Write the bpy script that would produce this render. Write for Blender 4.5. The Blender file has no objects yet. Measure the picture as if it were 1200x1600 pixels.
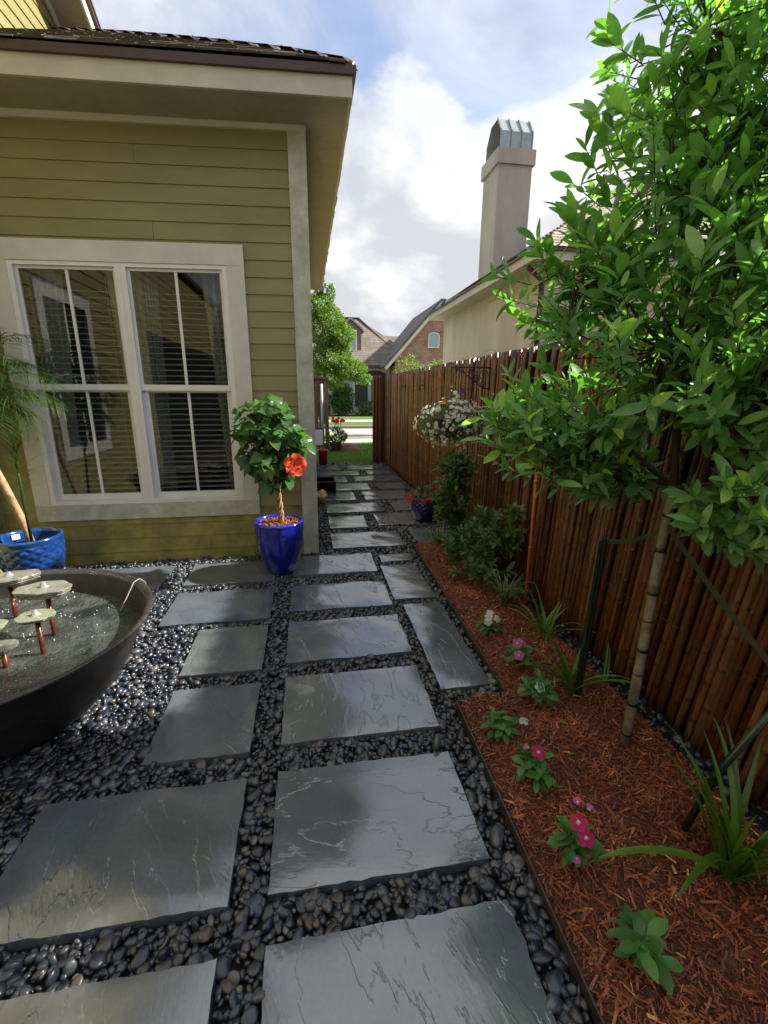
import bpy, math, random
import numpy as np
from mathutils import Matrix, Vector
random.seed(7)
rng = np.random.default_rng(11)
S = bpy.context.scene
C = S.collection
R_ = math.radians

# ------------------------------------------------------------------ camera
CAM_H = 1.5
AX = np.array([[0.98502, -0.04347, 0.16688], [-0.17223, -0.25284, 0.95205], [0.0008, -0.96653, -0.25655]])


def cam_axes():
    f = 703.
    dy = np.array([478 - 600, 612 - 800, f]); dy /= np.linalg.norm(dy)
    dz = -np.array([582 - 600, 3440 - 800, f]); dz -= dy * dz.dot(dy); dz /= np.linalg.norm(dz)
    dx = np.cross(dy, dz)
    if dx[0] < 0: dx = -dx
    return np.stack([dx, dy, dz])


CR = cam_axes()
cd = bpy.data.cameras.new('camera'); cam = bpy.data.objects.new('camera', cd); C.objects.link(cam)
cd.sensor_fit = 'VERTICAL'; cd.sensor_height = 24.; cd.lens = 703. / 1600. * 24.
cd.clip_start = .02; cd.clip_end = 1000
mw = Matrix.Identity(4)
for i in range(3):
    mw[i][0] = CR[i, 0]; mw[i][1] = -CR[i, 1]; mw[i][2] = -CR[i, 2]
mw[2][3] = CAM_H
cam.matrix_world = mw
S.camera = cam


def proj(P):
    P = np.atleast_2d(P) - np.array([0, 0, CAM_H])
    c = P @ CR
    z = np.where(c[:, 2] > .02, c[:, 2], .02)
    return 600 + 703 * c[:, 0] / z, 800 + 703 * c[:, 1] / z, c[:, 2]


# ------------------------------------------------------------------ light
SUN = Vector((1.0, .04, .79)).normalized()
sl = bpy.data.lights.new('sun', 'SUN'); so = bpy.data.objects.new('sun', sl); C.objects.link(so)
sl.energy = 5.0; sl.angle = R_(1.6); sl.color = (1, .93, .82)
so.rotation_euler = SUN.to_track_quat('Z', 'Y').to_euler()
S.view_settings.view_transform = 'Standard'; S.view_settings.look = 'None'
S.view_settings.exposure = 1.4; S.view_settings.gamma = 1
S.view_settings.use_curve_mapping = False
S.cycles.max_bounces = 8; S.cycles.diffuse_bounces = 3; S.cycles.glossy_bounces = 4
S.cycles.transparent_max_bounces = 12; S.cycles.transmission_bounces = 4
S.cycles.caustics_reflective = False; S.cycles.caustics_refractive = False
S.cycles.sample_clamp_indirect = 6
S.cycles.use_denoising = True

W = bpy.data.worlds.new('World'); S.world = W; W.use_nodes = True


class NT:
    def __init__(s, nt): s.nt = nt; s.nt.nodes.clear()

    def n(s, t, props=None, **inp):
        nd = s.nt.nodes.new(t)
        for k, v in (props or {}).items(): setattr(nd, k, v)
        for k, v in inp.items():
            key = int(k[1:]) if k[0] == '_' and k[1:].isdigit() else k.replace('_', ' ')
            s.set(nd.inputs[key], v)
        return nd

    def set(s, sock, v):
        if hasattr(v, 'outputs'): v = v.outputs[0]
        if hasattr(v, 'is_output'): s.nt.links.new(v, sock)
        else:
            if isinstance(v, (tuple, list)) and len(v) == 3 and sock.type == 'RGBA': v = (*v, 1)
            sock.default_value = v

    def math(s, op, a, b=0., c=None, clamp=False):
        nd = s.n('ShaderNodeMath', dict(operation=op, use_clamp=clamp), _0=a, _1=b)
        if c is not None: s.set(nd.inputs[2], c)
        return nd.outputs[0]

    def ramp(s, fac, stops, interp='LINEAR'):
        nd = s.n('ShaderNodeValToRGB', _0=fac); r = nd.color_ramp; r.interpolation = interp
        while len(r.elements) < len(stops): r.elements.new(.5)
        for e, (p, c) in zip(r.elements, stops):
            e.position = p
            e.color = (c, c, c, 1) if not isinstance(c, (tuple, list)) else (*c[:3], 1)
        return nd.outputs[0]

    def mix(s, fac, a, b, blend='MIX'):
        nd = s.n('ShaderNodeMix', dict(data_type='RGBA', blend_type=blend))
        s.set(nd.inputs[0], fac); s.set(nd.inputs[6], a); s.set(nd.inputs[7], b)
        return nd.outputs[2]

    def noise(s, vec, scale, detail=4., rough=.55, dist=0., w=None):
        nd = s.n('ShaderNodeTexNoise', dict(noise_dimensions='3D'), Scale=scale, Detail=detail, Roughness=rough, Distortion=dist)
        if vec is not None: s.set(nd.inputs['Vector'], vec)
        return nd.outputs[0]


SKY_OFF = (0.2, 5.1, 2.2)


def make_sky():
    t = NT(W.node_tree)
    out = t.n('ShaderNodeOutputWorld')
    sky = t.n('ShaderNodeTexSky', dict(sky_type='NISHITA', sun_disc=False, sun_elevation=math.asin(SUN.z),
              sun_rotation=math.atan2(SUN.x, SUN.y), altitude=0, air_density=1.0, dust_density=.6, ozone_density=1.0))
    tc = t.n('ShaderNodeTexCoord').outputs['Generated']
    sp = t.n('ShaderNodeSeparateXYZ', _0=tc)
    z = t.math('MAXIMUM', sp.outputs[2], 0.0)
    k = t.math('DIVIDE', 1.0, t.math('ADD', z, .55))
    v = t.n('ShaderNodeCombineXYZ', _0=t.math('MULTIPLY', sp.outputs[0], k), _1=t.math('MULTIPLY', sp.outputs[1], k), _2=t.math('MULTIPLY', z, 1.3))
    vv = t.n('ShaderNodeVectorMath', dict(operation='ADD'), _0=v, _1=SKY_OFF)
    big = t.noise(vv, 1.25, 2., .5, .2)
    puff = t.noise(vv, 2.9, 10., .54, .15)
    wisp = t.noise(vv, 2.4, 7., .62, .9)
    dens = t.math('ADD', t.math('MULTIPLY', big, .85), t.math('MULTIPLY', puff, .55))
    dens = t.math('ADD', dens, t.math('MULTIPLY', t.math('SUBTRACT', .50, t.math('MINIMUM', z, .56)), .45))
    cov = t.ramp(dens, [(.60, 0.), (.655, .8), (.78, 1.)])
    veil = t.math('MULTIPLY', t.ramp(wisp, [(.34, .30), (.70, .86)]), t.math('SUBTRACT', 1.12, t.math('MULTIPLY', t.math('MINIMUM', z, .56), .5)))
    cov2 = t.math('MAXIMUM', cov, veil)
    # light and shade inside the cloud bank: denser cores are greyer below, tops are bright
    v2 = t.n('ShaderNodeVectorMath', dict(operation='ADD'), _0=vv, _1=(.05, .0, .075))
    relief = t.math('SUBTRACT', puff, t.noise(v2, 2.9, 10., .54, .15))
    sh2 = t.math('ADD', t.math('MULTIPLY', relief, 1.5), t.math('ADD', t.math('MULTIPLY', t.noise(vv, 1.9, 3., .5), .6), t.math('MULTIPLY', z, .42)))
    cc = t.ramp(sh2, [(.30, (2.75, 2.82, 3.02)), (.43, (3.35, 3.37, 3.5)), (.58, (4.2, 4.18, 4.15))])
    col = t.mix(cov2, t.mix(1.0, sky, (.76, .82, .90), 'MULTIPLY'), cc)
    bg = t.n('ShaderNodeBackground', Color=col, Strength=.1)
    t.nt.links.new(bg.outputs[0], out.inputs[0])


make_sky()


# ------------------------------------------------------------------ materials
def tex(t): return t.n('ShaderNodeTexCoord').outputs['Object']


def wpos(t): return t.n('ShaderNodeNewGeometry').outputs['Position']


def mat(name, cols, drive=None, nscale=8., rough=.55, rough_var=0., spec=.5, bump=(), var=.25, vscale=14., coat=0., transl=None,
        metal=0., stretch=None, world=False, ior=None, rings=False):
    """Generic procedural surface: colour ramp driven by an attribute, the object's random number or noise,
    broken up by finer noise, with noise bumps [(scale, strength, distance)]."""
    m = bpy.data.materials.new(name); m.use_nodes = True
    t = NT(m.node_tree)
    out = t.n('ShaderNodeOutputMaterial')
    P = t.n('ShaderNodeBsdfPrincipled')
    vec = wpos(t) if world else tex(t)
    if stretch:
        vec = t.n('ShaderNodeVectorMath', dict(operation='MULTIPLY'), _0=vec, _1=stretch).outputs[0]
    st = [(i / max(1, len(cols) - 1), c) for i, c in enumerate(cols)]
    if len(cols) == 1: col = t.n('ShaderNodeRGB').outputs[0]; col.default_value = (*cols[0], 1)
    else:
        if drive == 'tint': f = t.n('ShaderNodeAttribute', dict(attribute_name='tint')).outputs['Fac']
        elif drive == 'random': f = t.n('ShaderNodeObjectInfo').outputs['Random']
        else:
            f = t.noise(vec, nscale, 5., .6, .3)
            f = t.ramp(f, [(.3, 0.), (.7, 1.)])
        col = t.ramp(f, st)
    if var:
        nz = t.noise(vec, vscale, 5., .62)
        v = t.ramp(nz, [(.3, 1 - var), (.7, 1 + var * .6)])
        col = t.mix(1., col, v, 'MULTIPLY')
    if rings:        # darker joints and toned-down pole tops where the mesh marks them
        col = t.mix(1., col, t.ramp(t.n('ShaderNodeAttribute', dict(attribute_name='tint')).outputs['Fac'], [(0., .22), (1., 1.)]), 'MULTIPLY')
    t.set(P.inputs['Base Color'], col)
    if rough_var:
        nr = t.noise(vec, vscale * .7, 4., .6)
        t.set(P.inputs['Roughness'], t.ramp(nr, [(.3, max(.03, rough - rough_var)), (.7, min(1, rough + rough_var))]))
    else: P.inputs['Roughness'].default_value = rough
    P.inputs['Specular IOR Level'].default_value = spec
    P.inputs['Coat Weight'].default_value = coat; P.inputs['Coat Roughness'].default_value = .08
    P.inputs['Metallic'].default_value = metal
    if ior: P.inputs['IOR'].default_value = ior
    nrm = None
    for sc, stg, ds in bump:
        b = t.n('ShaderNodeBump', Strength=stg, Distance=ds, Height=t.noise(vec, sc, 5., .6))
        if nrm: t.set(b.inputs['Normal'], nrm)
        nrm = b.outputs[0]
    if nrm: t.set(P.inputs['Normal'], nrm)
    sh = P.outputs[0]
    if transl:
        tr = t.n('ShaderNodeBsdfTranslucent', Color=t.mix(1., col, transl, 'MULTIPLY'))
        mx = t.n('ShaderNodeMixShader', _0=.42, _1=sh, _2=tr); sh = mx.outputs[0]
    t.nt.links.new(sh, out.inputs[0])
    return m


def slab_mat():
    m = bpy.data.materials.new('wet_bluestone'); m.use_nodes = True
    t = NT(m.node_tree); out = t.n('ShaderNodeOutputMaterial'); P = t.n('ShaderNodeBsdfPrincipled')
    pos = tex(t); rnd = t.n('ShaderNodeObjectInfo').outputs['Random']
    off = t.n('ShaderNodeCombineXYZ', _0=t.math('MULTIPLY', rnd, 37.), _1=t.math('MULTIPLY', rnd, 91.), _2=0.)
    v = t.n('ShaderNodeVectorMath', dict(operation='ADD'), _0=pos, _1=off).outputs[0]
    ang = t.math('MULTIPLY', rnd, 1.6)
    vr = t.n('ShaderNodeVectorRotate', dict(rotation_type='Z_AXIS'), Vector=v, Angle=t.math('ADD', ang, .2)).outputs[0]
    vs = t.n('ShaderNodeVectorMath', dict(operation='MULTIPLY'), _0=vr, _1=(.75, 2.3, 1.)).outputs[0]
    h0 = t.noise(vs, 1.25, 8., .56, .35)
    tr = t.ramp(h0, [(.0, 0.), (.395, .0), (.402, .3), (.47, .34), (.476, .58), (.55, .62), (.557, .88), (.62, .9), (.63, 1.), (1., 1.)])
    fine = t.noise(vs, 26., 6., .65)
    fine2 = t.noise(v, 120., 3., .6)
    wav = t.noise(v, 3.2, 3., .45)
    h = t.math('ADD', t.math('MULTIPLY', tr, .85), t.math('MULTIPLY', fine, .10))
    h = t.math('ADD', h, t.math('MULTIPLY', wav, .5))
    h = t.math('ADD', h, t.math('MULTIPLY', fine2, .012))
    b = t.n('ShaderNodeBump', Strength=.62, Distance=.007, Height=h)
    t.set(P.inputs['Normal'], b.outputs[0])
    base = t.ramp(rnd, [(0., (.082, .098, .122)), (.35, (.108, .124, .140)), (.7, (.090, .108, .138)), (1., (.124, .138, .144))])
    mott = t.noise(v, 3.2, 6., .6, .4)
    col = t.mix(1., base, t.ramp(mott, [(.28, .72), (.72, 1.25)]), 'MULTIPLY')
    spk = t.noise(v, 60., 4., .7)
    col = t.mix(1., col, t.ramp(spk, [(.3, .86), (.7, 1.12)]), 'MULTIPLY')
    # thin dark seams along some cleft edges and a few drying blotches
    seam = t.ramp(h0, [(.467, 0.), (.473, .6), (.479, 0.)])
    sm2 = t.math('MULTIPLY', seam, t.ramp(mott, [(.45, 0.), (.6, 1.)]))
    col = t.mix(t.math('MULTIPLY', sm2, .4), col, (.04, .045, .048))
    dry = t.ramp(t.noise(v, 2.1, 7., .72, .6), [(.63, 0.), (.70, .5)])
    col = t.mix(dry, col, (.25, .27, .24))
    t.set(P.inputs['Base Color'], col)
    rgh = t.ramp(t.noise(v, 4., 4., .6), [(.3, .07), (.7, .2)])
    t.set(P.inputs['Roughness'], t.math('ADD', rgh, t.math('MULTIPLY', dry, .3)))
    P.inputs['IOR'].default_value = 2.25
    t.nt.links.new(P.outputs[0], out.inputs[0])
    return m


def glass_mat():
    m = bpy.data.materials.new('window_glass'); m.use_nodes = True
    t = NT(m.node_tree); out = t.n('ShaderNodeOutputMaterial')
    fr = t.n('ShaderNodeFresnel', IOR=1.75)
    nz = t.n('ShaderNodeBump', Strength=.12, Distance=.01, Height=t.noise(tex(t), 1.4, 2., .5))
    gl = t.n('ShaderNodeBsdfGlossy', Color=(.95, 1, .97), Roughness=.0); t.set(gl.inputs['Normal'], nz.outputs[0])
    tr = t.n('ShaderNodeBsdfTransparent', Color=(.78, .84, .8))
    mx = t.n('ShaderNodeMixShader', _0=t.math('MULTIPLY', fr.outputs[0], .65), _1=tr, _2=gl)
    t.nt.links.new(mx.outputs[0], out.inputs[0])
    return m


def water_mat():
    m = bpy.data.materials.new('fountain_water'); m.use_nodes = True
    t = NT(m.node_tree); out = t.n('ShaderNodeOutputMaterial'); P = t.n('ShaderNodeBsdfPrincipled')
    v = tex(t)
    mk = t.noise(v, 5., 5., .6, .8)
    t.set(P.inputs['Base Color'], t.ramp(mk, [(.35, (.014, .022, .022)), (.65, (.075, .082, .072))]))
    P.inputs['Roughness'].default_value = .03; P.inputs['IOR'].default_value = 1.34
    h = t.math('ADD', t.noise(v, 38., 3., .6, .8), t.math('MULTIPLY', t.noise(v, 11., 2., .5), 1.2))
    t.set(P.inputs['Normal'], t.n('ShaderNodeBump', Strength=1., Distance=.022, Height=h).outputs[0])
    t.nt.links.new(P.outputs[0], out.inputs[0]); return m


def brickish(name, c1, c2, mortar, scale, bw, bh, ms, rough=.85, axis='XZ', var=.3):
    """Brick / shingle courses for far surfaces."""
    m = bpy.data.materials.new(name); m.use_nodes = True
    t = NT(m.node_tree); out = t.n('ShaderNodeOutputMaterial'); P = t.n('ShaderNodeBsdfPrincipled')
    sp = t.n('ShaderNodeSeparateXYZ', _0=tex(t))
    a = t.math('ADD', sp.outputs[0], sp.outputs[1])
    v = t.n('ShaderNodeCombineXYZ', _0=a, _1=sp.outputs[2], _2=0.)
    br = t.n('ShaderNodeTexBrick', dict(offset=.5), Vector=v, Color1=c1, Color2=c2, Mortar=mortar, Scale=scale)
    br.inputs['Mortar Size'].default_value = ms; br.inputs['Brick Width'].default_value = bw; br.inputs['Row Height'].default_value = bh
    nz = t.noise(tex(t), 2.2, 6., .65)
    col = t.mix(1., br.outputs[0], t.ramp(nz, [(.3, 1 - var), (.7, 1 + var)]), 'MULTIPLY')
    t.set(P.inputs['Base Color'], col); P.inputs['Roughness'].default_value = rough
    t.set(P.inputs['Normal'], t.n('ShaderNodeBump', Strength=.6, Distance=.01, Height=br.outputs[1], ).outputs[0])
    t.nt.links.new(P.outputs[0], out.inputs[0]); return m


M = {}
M['siding'] = mat('olive_siding_paint', [(0.2136, 0.1896, 0.0719), (0.2713, 0.243, 0.1017)], nscale=1.3, rough=.5, bump=[(90, .15, .002)], var=.07, vscale=5, stretch=(1, 1, 3))
M['siding_low'] = mat('bounce_lit_olive_siding', [(0.18, 0.15, 0.036), (0.312, 0.252, 0.06), (0.24, 0.204, 0.06)], nscale=3.5, rough=.55, bump=[(60, .2, .002)], var=.45, vscale=5)  # yellower low boards: sunlight bounced off the ground put into the paint
M['trim'] = mat('cream_trim_paint', [(0.55, 0.5225, 0.462), (0.638, 0.6105, 0.55)], nscale=2, rough=.5, bump=[(120, .1, .001)], var=.10, vscale=5)
M['trim_worn'] = mat('worn_trim_paint', [(0.54, 0.513, 0.4536), (0.4536, 0.432, 0.3564), (0.594, 0.5724, 0.5076)], nscale=5, rough=.6, bump=[(80, .2, .002)], var=.25, vscale=9)
M['sash'] = mat('white_vinyl', [(.72, .71, .69)], rough=.35, var=.08, vscale=6)
M['soffit'] = mat('tan_soffit', [(0.3168, 0.2755, 0.2112), (0.384, 0.3346, 0.264)], nscale=1.5, rough=.7, var=.12, bump=[(50, .1, .002)])
M['fascia'] = mat('fascia_paint', [(0.484, 0.44, 0.363), (0.55, 0.506, 0.418)], nscale=1.5, rough=.6, var=.15, vscale=4)
M['dripedge'] = mat('brown_drip_edge', [(.05, .022, .016), (.075, .035, .025)], rough=.4, var=.2)
M['shingle'] = mat('brown_shingle', [(0.0429, 0.0328, 0.0273), (0.1248, 0.0975, 0.078), (0.0702, 0.0585, 0.0507), (0.1638, 0.1326, 0.1131)], drive='tint', rough=.95, var=.45, vscale=60, bump=[(300, .5, .003)])
M['shingle_n'] = mat('taupe_shingle', [(.20, .16, .14), (.32, .26, .23), (.25, .20, .18)], drive='tint', rough=.95, var=.3, vscale=40, bump=[(200, .5, .003)])
M['slab'] = slab_mat()
PEB = [(0.0048, 0.0064, 0.0121), (0.012, 0.0158, 0.0269), (0.0241, 0.0307, 0.0464), (0.0084, 0.0122, 0.0232), (0.0374, 0.0473, 0.0649), (0.0168, 0.0229, 0.0389), (0.0875, 0.0948, 0.1016), (0.012, 0.0158, 0.0251), (0.0744, 0.0569, 0.0449), (0.0211, 0.0301, 0.0482), (0.1313, 0.1327, 0.1283), (0.0096, 0.0137, 0.0241), (0.0332, 0.0415, 0.0612), (0.0072, 0.0101, 0.0176)]
M['pebble'] = mat('polished_pebble', PEB, drive='tint', rough=.34, rough_var=.10, spec=.5, ior=1.6, var=.3, vscale=70, bump=[(260, .1, .001)])
M['pebble_r'] = mat('polished_pebble_single', PEB, drive='random', rough=.34, rough_var=.10, spec=.5, ior=1.6, var=.3, vscale=3, bump=[(9, .08, .02)])
M['gravelbase'] = mat('dark_grit', [(.008, .008, .009), (.02, .02, .02)], nscale=80, rough=.7, bump=[(120, 1, .01)])
M['soil'] = mat('soil', [(.03, .02, .012), (.06, .04, .022)], nscale=6, rough=.95, bump=[(60, .8, .01)])
M['mulch'] = mat('red_mulch', [(0.0576, 0.0206, 0.0119), (0.1651, 0.0591, 0.0265), (0.0908, 0.0365, 0.0191)], nscale=38, rough=.75, var=.5, vscale=90, bump=[(90, 1, .015), (280, .8, .006)])
M['chip'] = mat('mulch_chip', [(0.1214, 0.032, 0.016), (0.1458, 0.0427, 0.0212), (0.2184, 0.0587, 0.0265), (0.2912, 0.0801, 0.0318), (0.3399, 0.1067, 0.0425), (0.3884, 0.1333, 0.0531), (0.4853, 0.1547, 0.0583), (0.9221, 0.4535, 0.1858)], drive='tint', rough=.55, var=.35, vscale=150, bump=[(220, .4, .002)])
M['edging'] = mat('steel_edging', [(.05, .045, .04), (.12, .09, .07)], nscale=20, rough=.45, metal=.4)
M['bamboo'] = mat('stained_bamboo', [(0.052, 0.0146, 0.0063), (0.156, 0.0541, 0.0202), (0.0831, 0.0251, 0.0102), (0.2391, 0.099, 0.0404), (0.1144, 0.0365, 0.0139), (0.1767, 0.0625, 0.0227), (0.0624, 0.0187, 0.0076), (0.3014, 0.1354, 0.0633), (0.1247, 0.0416, 0.0151)], drive='random', rings=True, coat=.1, rough=.34, rough_var=.12, spec=.5, var=.5, vscale=9, stretch=(3, 3, .6), bump=[(40, .25, .003)])
M['bamboodark'] = mat('dark_fence_backing', [(.012, .006, .004), (.03, .014, .008)], rough=.7, var=.3)
M['post'] = mat('dark_stained_post', [(.02, .012, .012), (.05, .025, .02)], nscale=4, rough=.5, var=.4, stretch=(4, 4, .5))
M['kettle'] = mat('cast_iron', [(0.0076, 0.0072, 0.007), (0.0167, 0.0143, 0.0135), (0.0104, 0.0102, 0.0108)], nscale=5, rough=.48, rough_var=.12, var=.4, vscale=20, bump=[(45, .25, .006), (220, .3, .002)], spec=.5)
M['kettle_lip'] = mat('wet_iron_lip', [(0.0213, 0.0195, 0.0204), (0.051, 0.0459, 0.0459)], nscale=18, rough=.35, rough_var=.12, var=.35, vscale=60, bump=[(120, .4, .003)])
M['cord'] = mat('grey_cord', [(.30, .28, .24)], rough=.4, var=.2)
M['water'] = water_mat()
M['slate'] = mat('fountain_slate', [(0.126, 0.115, 0.0945), (0.21, 0.207, 0.1755), (0.1575, 0.1667, 0.162)], nscale=9, rough=.25, rough_var=.12, var=.35, vscale=40, bump=[(50, .4, .004)])
M['slate_green'] = mat('fountain_slate_green', [(.17, .19, .13), (.25, .26, .18)], nscale=9, rough=.25, rough_var=.12, var=.3, vscale=40, bump=[(50, .4, .004)])
M['copper'] = mat('reddish_copper', [(0.091, 0.0182, 0.0117), (0.143, 0.039, 0.0228), (0.0455, 0.013, 0.0097)], nscale=18, rough=.32, metal=.5, var=.3, vscale=50)
M['froth'] = mat('water_froth', [(.75, .78, .78)], rough=.1, var=.1, transl=(.9, .95, 1))
M['bubble'] = mat('bubbling_water', [(.30, .33, .32), (.62, .65, .65)], nscale=60, rough=.04, spec=.8, var=.3, vscale=90, bump=[(90, .8, .01)], transl=(.9, 1, 1))
M['bluegl'] = mat('cobalt_glaze', [(.004, .008, .17), (.012, .022, .32), (.006, .012, .22)], nscale=4, rough=.12, coat=.6, var=.3, vscale=10, bump=[(14, .06, .01)])
M['bluegl2'] = mat('sapphire_glaze', [(0.0048, 0.0279, 0.1275), (0.0096, 0.0558, 0.225)], nscale=7, rough=.14, coat=.6, var=.35, vscale=18)
M['bluegl3'] = mat('deep_blue_glaze', [(.006, .02, .085), (.012, .04, .15)], nscale=7, rough=.12, coat=.7, var=.3, vscale=18)
M['bark_o'] = mat('orange_potting_bark', [(.12, .04, .015), (.34, .12, .04), (.22, .07, .025)], drive='tint', rough=.7, var=.3, vscale=60)
M['braid'] = mat('braided_trunk_bark', [(.20, .10, .05), (.38, .22, .12)], nscale=22, rough=.8, var=.35, vscale=60, bump=[(80, .5, .004)])
LT = (1.15, 1.5, .5)
M['leaf'] = mat('evergreen_leaf', [(0.1076, 0.227, 0.0906), (0.1992, 0.3859, 0.1321), (0.1467, 0.3064, 0.1078), (0.2775, 0.4994, 0.1426), (0.5392, 0.7492, 0.1598)], drive='tint', rough=.30, rough_var=.08, spec=.5, var=.22, vscale=30, transl=LT, bump=[(60, .1, .002)])
M['leaf_r'] = mat('evergreen_leaf_single', [(0.1337, 0.2725, 0.0975), (0.2122, 0.4086, 0.139), (0.16, 0.3293, 0.1113), (0.2514, 0.4768, 0.1459), (0.3823, 0.5903, 0.1598)], drive='random', rough=.30, rough_var=.08, spec=.5, var=.22, vscale=3, transl=LT, bump=[(6, .1, .02)])
M['hib'] = mat('hibiscus_leaf', [(0.0456, 0.1062, 0.0358), (0.075, 0.1642, 0.0478), (0.1065, 0.2318, 0.0599)], drive='tint', rough=.22, rough_var=.06, var=.2, vscale=40, transl=LT)
M['shrub'] = mat('dark_shrub_leaf', [(0.0616, 0.1061, 0.0534), (0.1033, 0.1723, 0.0706), (0.1925, 0.2917, 0.1134)], drive='tint', rough=.4, var=.25, vscale=30, transl=LT)
M['vinca'] = mat('vinca_leaf', [(0.0557, 0.1604, 0.0418), (0.1002, 0.2495, 0.0585), (0.1337, 0.3208, 0.0836)], drive='tint', rough=.35, var=.2, vscale=40, transl=LT)
M['blade'] = mat('strap_leaf', [(0.0567, 0.1381, 0.0202), (0.1134, 0.2438, 0.0336), (0.2079, 0.3413, 0.0504)], drive='tint', rough=.35, var=.2, vscale=20, transl=LT)
M['lirio'] = mat('grassy_leaf', [(0.056, 0.126, 0.045), (0.112, 0.21, 0.075), (0.28, 0.336, 0.18)], drive='tint', rough=.45, var=.2, vscale=20, transl=LT)
M['palm'] = mat('palm_leaflet', [(0.0144, 0.0375, 0.0112), (0.036, 0.075, 0.016), (0.096, 0.1575, 0.028)], drive='tint', rough=.4, var=.2, vscale=20, transl=LT)
M['palmtrunk'] = mat('palm_trunk', [(.28, .14, .08), (.40, .24, .14), (.18, .16, .06)], nscale=14, rough=.8, var=.35, vscale=30, bump=[(40, .6, .01)])
M['trunk'] = mat('pale_bark', [(0.165, 0.1275, 0.09), (0.27, 0.2175, 0.1575), (0.0975, 0.075, 0.0525)], nscale=14, rough=.7, var=.4, vscale=40, bump=[(60, .5, .006)], stretch=(1, 1, .6))
M['twig'] = mat('dark_branch', [(.03, .022, .014), (.07, .05, .03)], nscale=10, rough=.8, var=.3)
M['black'] = mat('black_plastic', [(.012, .012, .012), (.02, .02, .02)], rough=.4, var=.2)
M['greenmetal'] = mat('dark_green_enamel', [(.006, .016, .010), (.012, .03, .018)], rough=.22, var=.3)
M['strap'] = mat('olive_webbing', [(.03, .035, .02), (.05, .055, .03)], nscale=30, rough=.8, var=.3)
M['cane'] = mat('orange_cane', [(0.51, 0.1045, 0.0285), (0.408, 0.076, 0.0228)], nscale=6, rough=.35, var=.25)
M['iron'] = mat('wrought_iron', [(.012, .011, .011), (.03, .025, .022)], rough=.5, var=.3)
M['white'] = mat('white_petal', [(.78, .78, .74)], rough=.6, var=.08, transl=(1, 1, .9))
M['pink'] = mat('pink_petal', [(.72, .16, .42)], rough=.6, var=.15, transl=(1.2, .8, 1))
M['magenta'] = mat('magenta_petal', [(.62, .015, .16)], rough=.6, var=.15, transl=(1.2, .6, .8))
M['purple'] = mat('purple_petal', [(.12, .03, .35)], rough=.6, var=.2, transl=(1, .8, 1.2))
M['orange'] = mat('orange_petal', [(.75, .24, .02)], rough=.6, var=.15)
M['scarlet'] = mat('scarlet_petal', [(.75, .065, .02), (.85, .11, .04)], nscale=30, rough=.5, var=.2, transl=(1.2, .8, .6))
M['red'] = mat('red_petal', [(.55, .01, .03)], rough=.5, var=.15, transl=(1.2, .6, .6))
M['yellow'] = mat('pale_yellow', [(.65, .50, .14)], rough=.6, var=.15)
M['redplastic'] = mat('red_plastic', [(.58, .012, .022)], rough=.35, var=.12)
M['stucco'] = mat('cream_stucco', [(0.5, 0.43, 0.32), (0.57, 0.5, 0.38)], nscale=1.2, rough=.9, var=.2, vscale=1.6, stretch=(1, 1, .35), bump=[(70, .4, .006)])
M['stucco_c'] = mat('greige_stucco', [(.42, .375, .33), (.48, .43, .38)], nscale=1.0, rough=.9, var=.22, vscale=1.8, stretch=(1, 1, .35), bump=[(60, .4, .006)])
M['zinc'] = mat('galvanised_sheet', [(.26, .32, .34), (.34, .40, .42)], nscale=5, rough=.45, metal=.35, var=.15)
M['brick'] = brickish('red_brick', (.24, .085, .055), (.32, .14, .10), (.38, .33, .28), 1., .23, .078, .012)
M['farroof'] = brickish('brown_grey_shingles', (.13, .105, .09), (.19, .155, .135), (.09, .07, .06), 1., .35, .16, .012, var=.25)
M['slateroof'] = brickish('grey_shingles', (.10, .095, .10), (.14, .13, .135), (.07, .065, .07), 1., .35, .16, .012, var=.25)
M['cream'] = mat('cream_render', [(.58, .53, .46)], rough=.9, var=.1, vscale=2)
M['darkwood'] = mat('dark_shutter', [(.03, .024, .022)], rough=.6, var=.2)
M['paneglass'] = mat('far_window_pane', [(.30, .36, .42)], rough=.08, var=.1)
M['darkglass'] = mat('dark_window_pane', [(.02, .025, .03)], rough=.05, var=.1)
M['lawn'] = mat('lawn_turf', [(.05, .11, .016), (.10, .17, .03), (.075, .14, .022)], nscale=3, rough=.9, var=.4, vscale=25, bump=[(150, 1, .03)])
M['grass'] = mat('grass_blade', [(.045, .12, .014), (.09, .19, .025), (.15, .25, .04)], drive='tint', rough=.5, var=.15, transl=LT)
M['asphalt'] = mat('street_concrete', [(.30, .27, .25), (.36, .33, .31)], nscale=2, rough=.9, var=.12, vscale=6, bump=[(90, .4, .005)])
M['concrete'] = mat('pale_concrete', [(.48, .43, .36), (.55, .50, .43)], nscale=2, rough=.9, var=.12, vscale=6, bump=[(90, .4, .005)])
M['kerb'] = mat('kerb_concrete', [(.22, .19, .17)], rough=.9, var=.2)
M['ltree'] = mat('light_tree_leaf', [(.07, .14, .018), (.13, .22, .03), (.22, .31, .05)], drive='tint', rough=.5, var=.2, transl=LT)
M['box'] = mat('boxwood_leaf', [(.03, .08, .016), (.055, .13, .025), (.09, .18, .035)], drive='tint', rough=.45, var=.2, transl=LT)
M['fencewood'] = mat('grey_brown_fence_wood', [(.13, .085, .05), (.22, .15, .09)], nscale=3, rough=.8, var=.35, vscale=12, stretch=(5, 5, .5), bump=[(60, .4, .004)])
M['pvc'] = mat('grey_pvc', [(.42, .42, .42)], rough=.4, var=.1)
M['paper'] = mat('white_card', [(.75, .75, .73)], rough=.7, var=.05)
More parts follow.
